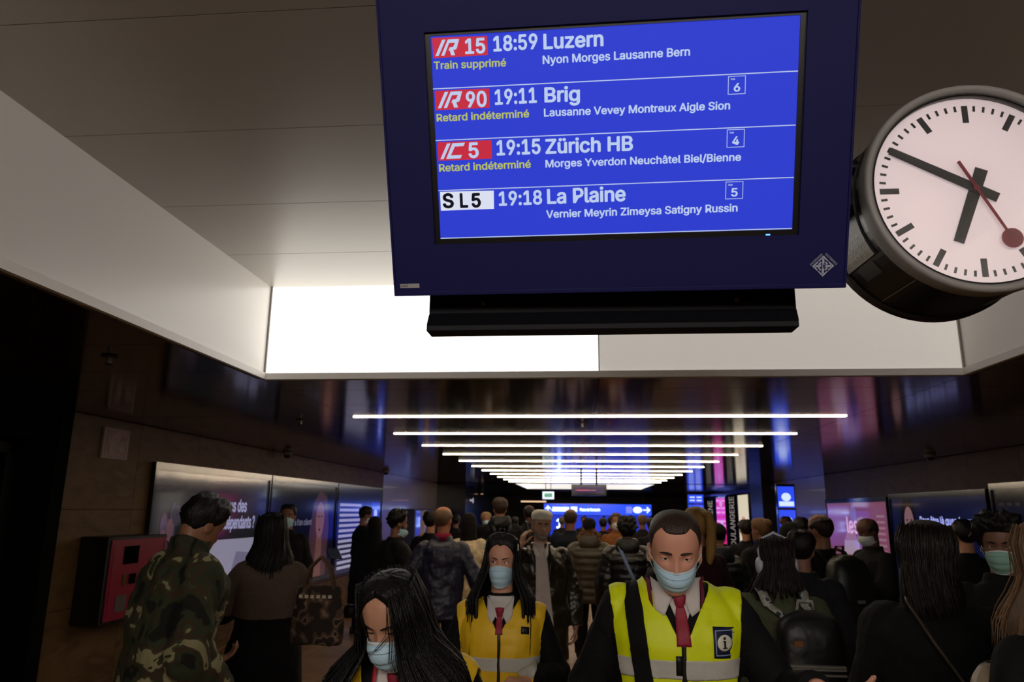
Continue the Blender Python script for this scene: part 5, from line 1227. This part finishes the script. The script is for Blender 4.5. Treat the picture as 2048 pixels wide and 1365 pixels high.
sh_ = region(F_[1], [[((0, 0, 1.14*F_[2]['s']), Vector((0, -.1, -1)).normalized()), ((0, 0, 1.47*F_[2]['s']), (0, 0, 1))]], .022, .012, 'shawl', mat('taupe_knit', '#54443a', rough=.95, var=.2, scale=60, bump=.6, bscale=50), F_[0])
p = on_y(668, 1108, 4.3); phone('phone in the hand of the woman with the taupe shawl', p, rx=-1.25, rz=.5, screen='303848', glow=.05)
tb = thing('tote_bag', 'patterned brown tote bag hanging at the side of the shawl woman', 'bag', on_y(632, 1290, 4.35))
f = Flesh(lambda p: p); f.torso([(0, 0, .13, .05), (.02, 0, .15, .06), (.15, 0, .15, .055), (.30, 0, .13, .03), (.32, 0, .12, .022)], n=12, p=3)
f.build('bag_body', ramp_mat('patterned_tote_cloth', [(.0, '#241a14'), (.5, '#4a382c'), (.58, '#6f5a48'), (.62, '#241a14')], scale=14, detail=1, distort=0), tb, .01, fold=.02)
for yy_ in (-.02, .02): MB().tube([(-.09, yy_, .30), (-.06, yy_, .42), (0, yy_, .48), (.06, yy_, .42), (.09, yy_, .30)], .008, 8).build('strap', cloth('5a4636'), tb, smooth=True)
for i in range(6): MB().box(-.10+i*.034, -.08+i*.034, -.052, -.045, .255, .272).build('studs', mat('pale_stud', '#b6a890'), tb)

def far_person(label, px, py, Y, rot, hair, topc, group=None, **k):
    return crowd(label, px, py, Y, rot=rot, hair=hair, top=topc, voxel=k.pop('voxel', .014), group=group, **k)
U = PI
Gq = far_person('short-haired man in blue mask standing behind the shawl woman by the screens', 578, 1009, 8.2, .2, ('short', '14100e'), CO('0c0c12', hem=.75), skinc='8a6050', mask='nose', voxel=.009, eyes='1c130e', brows=('1c130e', .004))
Hh = far_person('tall man in long dark coat and mask beside the third wall screen', 728, 1013, 10.8, rad(125), ('short', '0e0b0a'), CO('0a0a0e', hem=.42), skinc='8a6050', mask='white', head=(0, .2, 0))
Ii = far_person('hooded figure in black close to the tall masked man', 752, 1034, 9.6, rad(170), ('hood', '09090c'), CO('09090c', hem=.5))
Jj = far_person('bearded dark-haired man in black coat leaning to the yellow machine', 800, 1021, 7.6, rad(120), ('short', '0c0909', dict(t=.026, r=.03)), CO('0e0d0d', hem=.6, bulk=.05), skinc='7d5845', beard='2a2422', mask='chin', voxel=.010, lean=.08,
                Rr=((-.26, -.12, 1.14), (-.22, -.38, 1.12), (0, -1, 0), (0, 0, 1)), L=((.26, -.12, 1.14), (.22, -.38, 1.12), (0, -1, 0), (0, 0, 1)))
hb_ = thing('handbag', 'black handbag standing on the floor beside the stone wall', 'bag', on_z(703, 1236, 0))
f = Flesh(lambda p: p); f.torso([(0, 0, .12, .06), (.03, 0, .14, .075), (.16, 0, .13, .06), (.2, 0, .10, .03)], n=10, p=3); f.build('bag_body', cloth('0e0b0b', 'leather'), hb_, .011)
MB().tube([(-.07, 0, .18), (-.06, 0, .33), (0, 0, .40), (.06, 0, .33), (.07, 0, .18)], .008, 8).build('strap', cloth('0e0b0b', 'leather'), hb_, smooth=True)
Kk = crowd('balding man seen from behind in slate blue shirt with crimson collar', 886, 1012, 6.9, rot=rad(188), hair=('ring', '6e5440'), skinc='b8755a', voxel=.009, top=dict(c='26263c', kind='nylon', puff=0, bulk=.024, hem=.78, fold=.04, name='shirt'), legs='15121a', collar='8a1638', broad=1.04, head=(-.35, .02, .08),
           L=((.30, .06, 1.12), (.30, .02, .86), (0, -.1, -1), (-1, 0, 0)), Rr=((-.32, .05, 1.12), (-.36, .0, .87), (0, -.1, -1), (1, 0, 0)))
far_person('dark-haired person in black behind the balding man', 862, 1024, 9.5, U, ('short', '0b0908', dict(t=.03)), CO('0b0a0d', hem=.5))
Mm = crowd('person in cream padded coat with dark hood scarf seen from behind', 940, 1027, 8.7, rot=rad(165), female=True, hair=('hood', '120b0b'), voxel=.011, top=CO('cdb994', hem=.5, bulk=.045, kind='nylon', puff=0, fold=.06), legs='14100e', skinc='8a6050',
           Rr=((-.27, -.06, 1.14), (-.12, -.24, 1.10), (0, -1, 0), (0, 0, 1)), L=((.27, -.06, 1.14), (.2, -.26, 1.10), (0, -1, 0), (0, 0, 1)))
far_person('fair-haired person in pale blue mask far behind the cream coat', 972, 1025, 13, .3, ('short', 'a08860', dict(t=.02)), CO('3a2f18', hem=.6), mask='nose', skinc='a07258', eyes='2a1c14')
Oo = far_person('very tall man in black hooded jacket with rucksack, brown hair, seen from behind', 1000, 996, 9.6, rad(195), ('short', '3a2a1e', dict(t=.018)), dict(c='090a0e', bulk=.035, hem=.72, hood='090a0e', fold=.04), voxel=.011, skinc='a8735a', broad=1.12)
backpack('black rucksack on the back of the very tall man', Oo, cloth('0c0d10', 'nylon'), z=1.36)
far_person('bald man in dark jacket between the tall man and the white hat', 1058, 1010, 11.8, U, ('ring', '1c1512'), dict(c='0e1014', bulk=.03, hem=.75, name='jacket'), skinc='4a3024')
far_person('shaven-headed man in dark jacket in front of the blue sign', 1141, 1017, 9.6, rad(172), ('ring', '3a2c22'), dict(c='0e1420', bulk=.045, hem=.72, name='jacket'), skinc='8a5c46', broad=1.1)
Rr_ = crowd('person in olive quilted jacket with fur hood, black beanie and white shoes', 1178, 1036, 8.9, rot=U, hair=('beanie', '0c0b0c'), voxel=.0105, top=dict(c='3a3224', kind='nylon', bulk=.055, hem=.76, hood='3a3224', fur='8a6846', fold=.01, name='quilted_jacket'), legs='0b0b0d', shoes='b8b0a8', stride=.16, broad=1.05)
far_person('man in orange-brown coat and white mask behind the fur hood', 1232, 1027, 11.5, 0, ('short', '5a4a3c', dict(t=.02)), CO('7a4a22', hem=.5), mask='white', skinc='96694f', eyes='2a1c14')
Tt = crowd('curly-haired person in shiny black puffer coat with pale blue bag strap', 1254, 1036, 7.9, rot=rad(176), hair=('curly', '0f0c0b', dict(t=.03)), voxel=.010, top=dict(c='0c0c0e', kind='nylon', bulk=.06, hem=.62, fold=.012, name='puffer_coat', hood='0c0c0e'), legs='0a0a0c', skinc='6a4a3a')
Tt[1].data.materials[0] = cloth('0c0c0e', 'leather')
cb_ = thing('crossbody_bag', 'black bag worn low on a pale blue strap by the curly-haired person', 'bag', wpt(Tt, (-.14, .24, .82)), Tt[2]['rot'])
MB().box(-.12, .12, -.05, .05, 0, .18).build('bag_body', cloth('0b0b0d', 'leather'), cb_, bevel=.02)
iv = cb_.matrix_basis.inverted()
def ribbon(pts, wv, m, parent, name='strap'):
    A_, B_ = [], []
    for p, q in pts: A_.append([p-wv, p+wv]); B_.append([p-wv+q, p+wv+q])
    return MB().shell(A_, B_).build(name, m, parent, smooth=True)
iv = (Matrix.Translation(cb_.location) @ Matrix.Rotation(Tt[2]['rot'], 4, 'Z')).inverted()
ribbon([(iv @ wpt(Tt, q), Vector((0, .006, 0))) for q in ((.10, .02, 1.50), (.085, .14, 1.46), (.03, .215, 1.33), (-.05, .23, 1.15), (-.12, .24, 1.0))], Vector((.02, 0, .006)), cloth('6f86ad'), cb_)
tiny = [('dark head of a far commuter left of the orange-brown coat', 1206, 1036, 15, U, '0c0a0a', '0c0c14'), ('far commuter with fair hair under the right end of the blue sign', 1284, 1030, 14, U, '6a5236', '181414'),
        ('small far commuter in red scarf under the blue sign', 1222, 1034, 17, U, '0c0a0a', '5a1420'), ('far commuter in dark coat left of the exit sign pillar', 1030, 1034, 16, U, '120e0c', '101018'),
        ('far commuter with grey hair near the centre of the blue sign', 1124, 1034, 18, U, '5a5450', '14141c'), ('far commuter in black half hidden by the cropped-hair man', 1303, 1036, 12, U, '0e0b0a', '0b0b10'),
        ('far commuter in dark coat facing the camera below the blue sign', 1168, 1033, 19, 0, '120d0b', '12121a'), ('far dark-haired commuter beside the pale poster on the left', 912, 1030, 14.6, U, '0c0909', '0e0c12')]
for lb, px, py, Y, ro, hc, tc_ in tiny: far_person(lb, px, py, Y, ro, ('short', hc), CO(tc_, hem=.6), group=None, voxel=.018, skinc='8a5e48')
Vv = crowd('woman with long blonde ponytail and maroon coat behind the cropped-hair man', 1392, 1014, 5.4, rot=rad(205), female=True, hair=('ponytail', 'a07c44', dict(path=((.02, .07, .21), (-.01, .15, .20), (-.02, .165, .12), (-.02, .16, .02), (-.02, .15, -.08), (-.02, .13, -.18)))), voxel=.010, top=CO('2c0a14', hem=.5, bulk=.03), skinc='a07258', head=(0, -.1, 0))
far_person('person in black padded coat with grey collar by the pink light column', 1432, 1046, 6.9, rad(190), ('beanie', '0a0a0c'), CO('0c0d10', hem=.45, bulk=.05, kind='nylon', puff=1, hood='1c1d22', fold=.012), voxel=.011)
far_person('woman with loose fair bun in long black coat before the cream light column', 1518, 1036, 7.7, rad(200), ('bun', '6a4c30'), CO('08080a', hem=.35, bulk=.06, flare=.05), female=True, voxel=.011, skinc='8a6050', head=(.4, 0, 0))
far_person('person in black wide hat-like hood before the blue ticket displays', 1578, 1046, 6.6, U, ('hood', '0b0b0d'), CO('0b0b0e', hem=.5, bulk=.05), voxel=.012)
far_person('dark-haired commuter beside the stacked blue displays', 1601, 1036, 9.5, U, ('short', '140f0d', dict(t=.025)), CO('0a0a0e', hem=.5))
far_person('reddish-haired far commuter behind the dark group on the right', 1571, 1034, 11.5, U, ('short', '3a1c14', dict(t=.02)), CO('0a0a0e', hem=.5))
Gr = far_person('person in grey wool jacket and dark cap right of the headphones wearer', 1600, 1060, 4.9, rad(160), ('short', '0e0a0a', dict(t=.02)), dict(c='1c1c20', bulk=.04, hem=.66, fold=.03, name='jacket'), voxel=.011, skinc='8a6050')
Zz = crowd('bald man in black jacket with dark green hiking backpack', 1637, 1026, 6.0, rot=rad(200), hair=('ring', '2a1c16'), skinc='8a5c46', voxel=.010, top=dict(c='0c0c0e', bulk=.035, hem=.66, fold=.03, name='jacket'), legs='09090b', broad=1.05, head=(.3, 0, 0))
bp_, W_, D_, H_ = backpack('dark green hiking backpack with grey logo patch on the bald man', Zz, cloth('151a14', 'nylon'), w=.34, h=.56, d=.24, z=1.46, strapm=cloth('0e100e'))
MB().box(.0, .06, D_*1.18, D_*1.3, H_*.42, H_*.46).build('logo_patch', cloth('6a6a6a'), bp_)
AA = crowd('person in sage green jacket with white headphones and dark red hair', 1545, 1074, 4.0, rot=rad(178), female=True, hair=('bob', '1c0d0c', dict(end=-.05, t=.02, drop=.0)), voxel=.0095, top=dict(c='4c4f3a', kind='wool', bulk=.04, hem=.72, neck=.03, fold=.05, name='jacket'), legs='0d0d10', broad=1.12, head=(.1, .15, 0))
hp_ = thing('headphones', 'white over-ear headphones on the person in the sage green jacket', 'headphones', AA[0].location, AA[2]['rot'])
pts = [AA[2]['hS'](q) for q in ((-.095, .02, .10), (-.10, .02, .17), (-.07, .02, .235), (0, .02, .268), (.07, .02, .235), (.10, .02, .17), (.095, .02, .10))]
MB().tube([tuple(p) for p in pts], .007, 8).build('headband', mat('pale_plastic', '#b6b8c8', rough=.35), hp_, smooth=True)
for sg in (1, -1):
    f = Flesh(lambda p: p); c0 = AA[2]['hS']((sg*.10, .02, .085)); f.ball(tuple(c0), (.022, .038, .045)); f.build('ear_cup', mat('pale_plastic', '#b6b8c8'), hp_, .006)
bp_, W_, D_, H_ = backpack('black backpack with striped folk pattern on the sage green jacket', AA, cloth('09090b', 'nylon'), w=.33, h=.42, d=.17, z=1.40, strapm=ramp_mat('printed_white_strap', [(.0, '#8d8d84'), (.5, '#a8a89e'), (.58, '#2c3a46'), (.66, '#8d8d84')], scale=22, detail=1, distort=0), dx=-.09)
for k, zz in enumerate((.40, .37, .31, .27)):
    mb = MB(); yb0 = D_*1.15
    if k < 3: mb.box(-W_*.8, W_*.8, yb0-.012, yb0+.018, H_*zz, H_*zz+.009)
    mb.v and mb.build('woven_stripe', cloth('8a8880'), bp_)
mb = MB()
for i in range(13): x = -W_*.75+i*W_*.125; mb.prism([(x, H_*.2), (x+W_*.06, H_*.2+.016), (x+W_*.12, H_*.2)][::-1], D_*1.24-.012, D_*1.24+.015)
mb.build('woven_zigzag', cloth('7c8878'), bp_)
MB().box(W_*.35, W_*.6, D_*.9, D_*1.06, H_*.62, H_*.68).build('leather_label', cloth('8a5a34'), bp_)
Ac = crowd('bald masked man in black coat reading his phone by the pink poster', 1737, 1034, 7.0, rot=rad(-75), hair=('ring', '2c211c'), skinc='5a3c30', mask='white', voxel=.010, head=(0, .3, 0), top=CO('0b0b0d', hem=.5, bulk=.04), legs='09090b', eyes='1a120e',
           L=((.25, -.08, 1.10), (.14, -.36, 1.20), (-.2, -1, .1), (0, 0, 1)), Rr=((-.25, -.08, 1.10), (-.14, -.36, 1.20), (.2, -1, .1), (0, 0, 1)))
phone('phone in front of the bald masked man', wpt(Ac, (0, -.47, 1.23)), rx=-1.0, rz=Ac[2]['rot'], glow=.2)
Ad = crowd('woman with long brown hair ending in fair tips, black coat, seen from behind', 1850, 1043, 2.95, rot=rad(150), female=True, hair=('bob', '1a100b', dict(end=-.09, t=.020, strands=260, wide=0)), voxel=.009, top=CO('070708', hem=.5, bulk=.05, flare=.04), skinc='8a6050', broad=1.1, head=(-.2, .08, 0))
sb = thing('shoulder_bag', 'beige shoulder bag on a thin strap behind the black coat woman', 'bag', on_y(2022, 1385, 2.35), .4)
f = Flesh(lambda p: p); f.torso([(-.12, 0, .10, .05), (-.1, 0, .13, .065), (.02, 0, .13, .06), (.08, 0, .09, .03)], n=10, p=2.6); f.build('bag_body', cloth('8a7a66', 'leather'), sb, .009, fold=.02)
pp_ = [wpt(Ad, q) for q in ((.09, .02, 1.52), (.06, .14, 1.47), (-.02, .21, 1.35), (-.12, .23, 1.2))]+[Vector(sb.location)+Vector((-.06, -.02, .08))]
ivs = (Matrix.Translation(sb.location) @ Matrix.Rotation(.4, 4, 'Z')).inverted(); MB().tube([ivs @ p for p in pp_], .006, 8).build('strap', cloth('3a3028', 'leather'), sb, smooth=True)
Ae = crowd('curly dark-haired person in pale green mask at the far right', 1992, 1033, 3.7, rot=rad(-25), hair=('curly', '0c0808', dict(t=.03)), skinc='6e4a38', mask='nose', voxel=.008, eyes='1a120e', brows=('0c0808', .004), top=CO('08080a', hem=.6), head=(-.1, .12, 0))
for c in Ae[0].children:
    if c.name.startswith('face_mask'): c.data.materials[0] = mat('surgical_mask_green', '#86ada0', rough=.8, var=.03)
crowd('person with wavy fair hair cut by the right edge of the view', 2092, 1040, 2.3, rot=rad(190), female=True, hair=('long', '6a5038', dict(end=-.10, t=.02, strands=140)), voxel=.010, top=CO('0a0a0c', hem=.6), skinc='8a6050')
far_person('commuter in black far right between the curly person and the dark screen', 1925, 1040, 6.5, U, ('short', '0e0b0a', dict(t=.02)), CO('0a0a0d', hem=.55))
far_person('commuter in dark coat standing left of the bald backpack man', 1490, 1040, 9.8, U, ('short', '14100c', dict(t=.02)), CO('0c0c10', hem=.5))
sc_ = thing('suitcase', 'small maroon cabin suitcase behind the backpack wearer', 'suitcase', (on_z(1660, 1330, 0).x*0+1.95, 5.4, 0))
MB().box(-.17, .17, -.1, .1, .05, .56).build('shell', mat('maroon_suitcase', '#3c1018', rough=.5, bump=.1), sc_, bevel=.03)
for xx in (-.09, .09): MB().tube([(xx, .06, .55), (xx, .06, .98)], .008, 8).build('handle_tube', m_grey, sc_)
MB().box(-.1, .1, .045, .075, .97, 1.0).build('handle', m_zip, sc_, bevel=.006)
for xx in (-.13, .13):
    for yy_ in (-.07, .07): MB().tube([(xx, yy_-.01, .025), (xx, yy_+.01, .025)], .025, 14).build('wheel', m_zip, sc_)
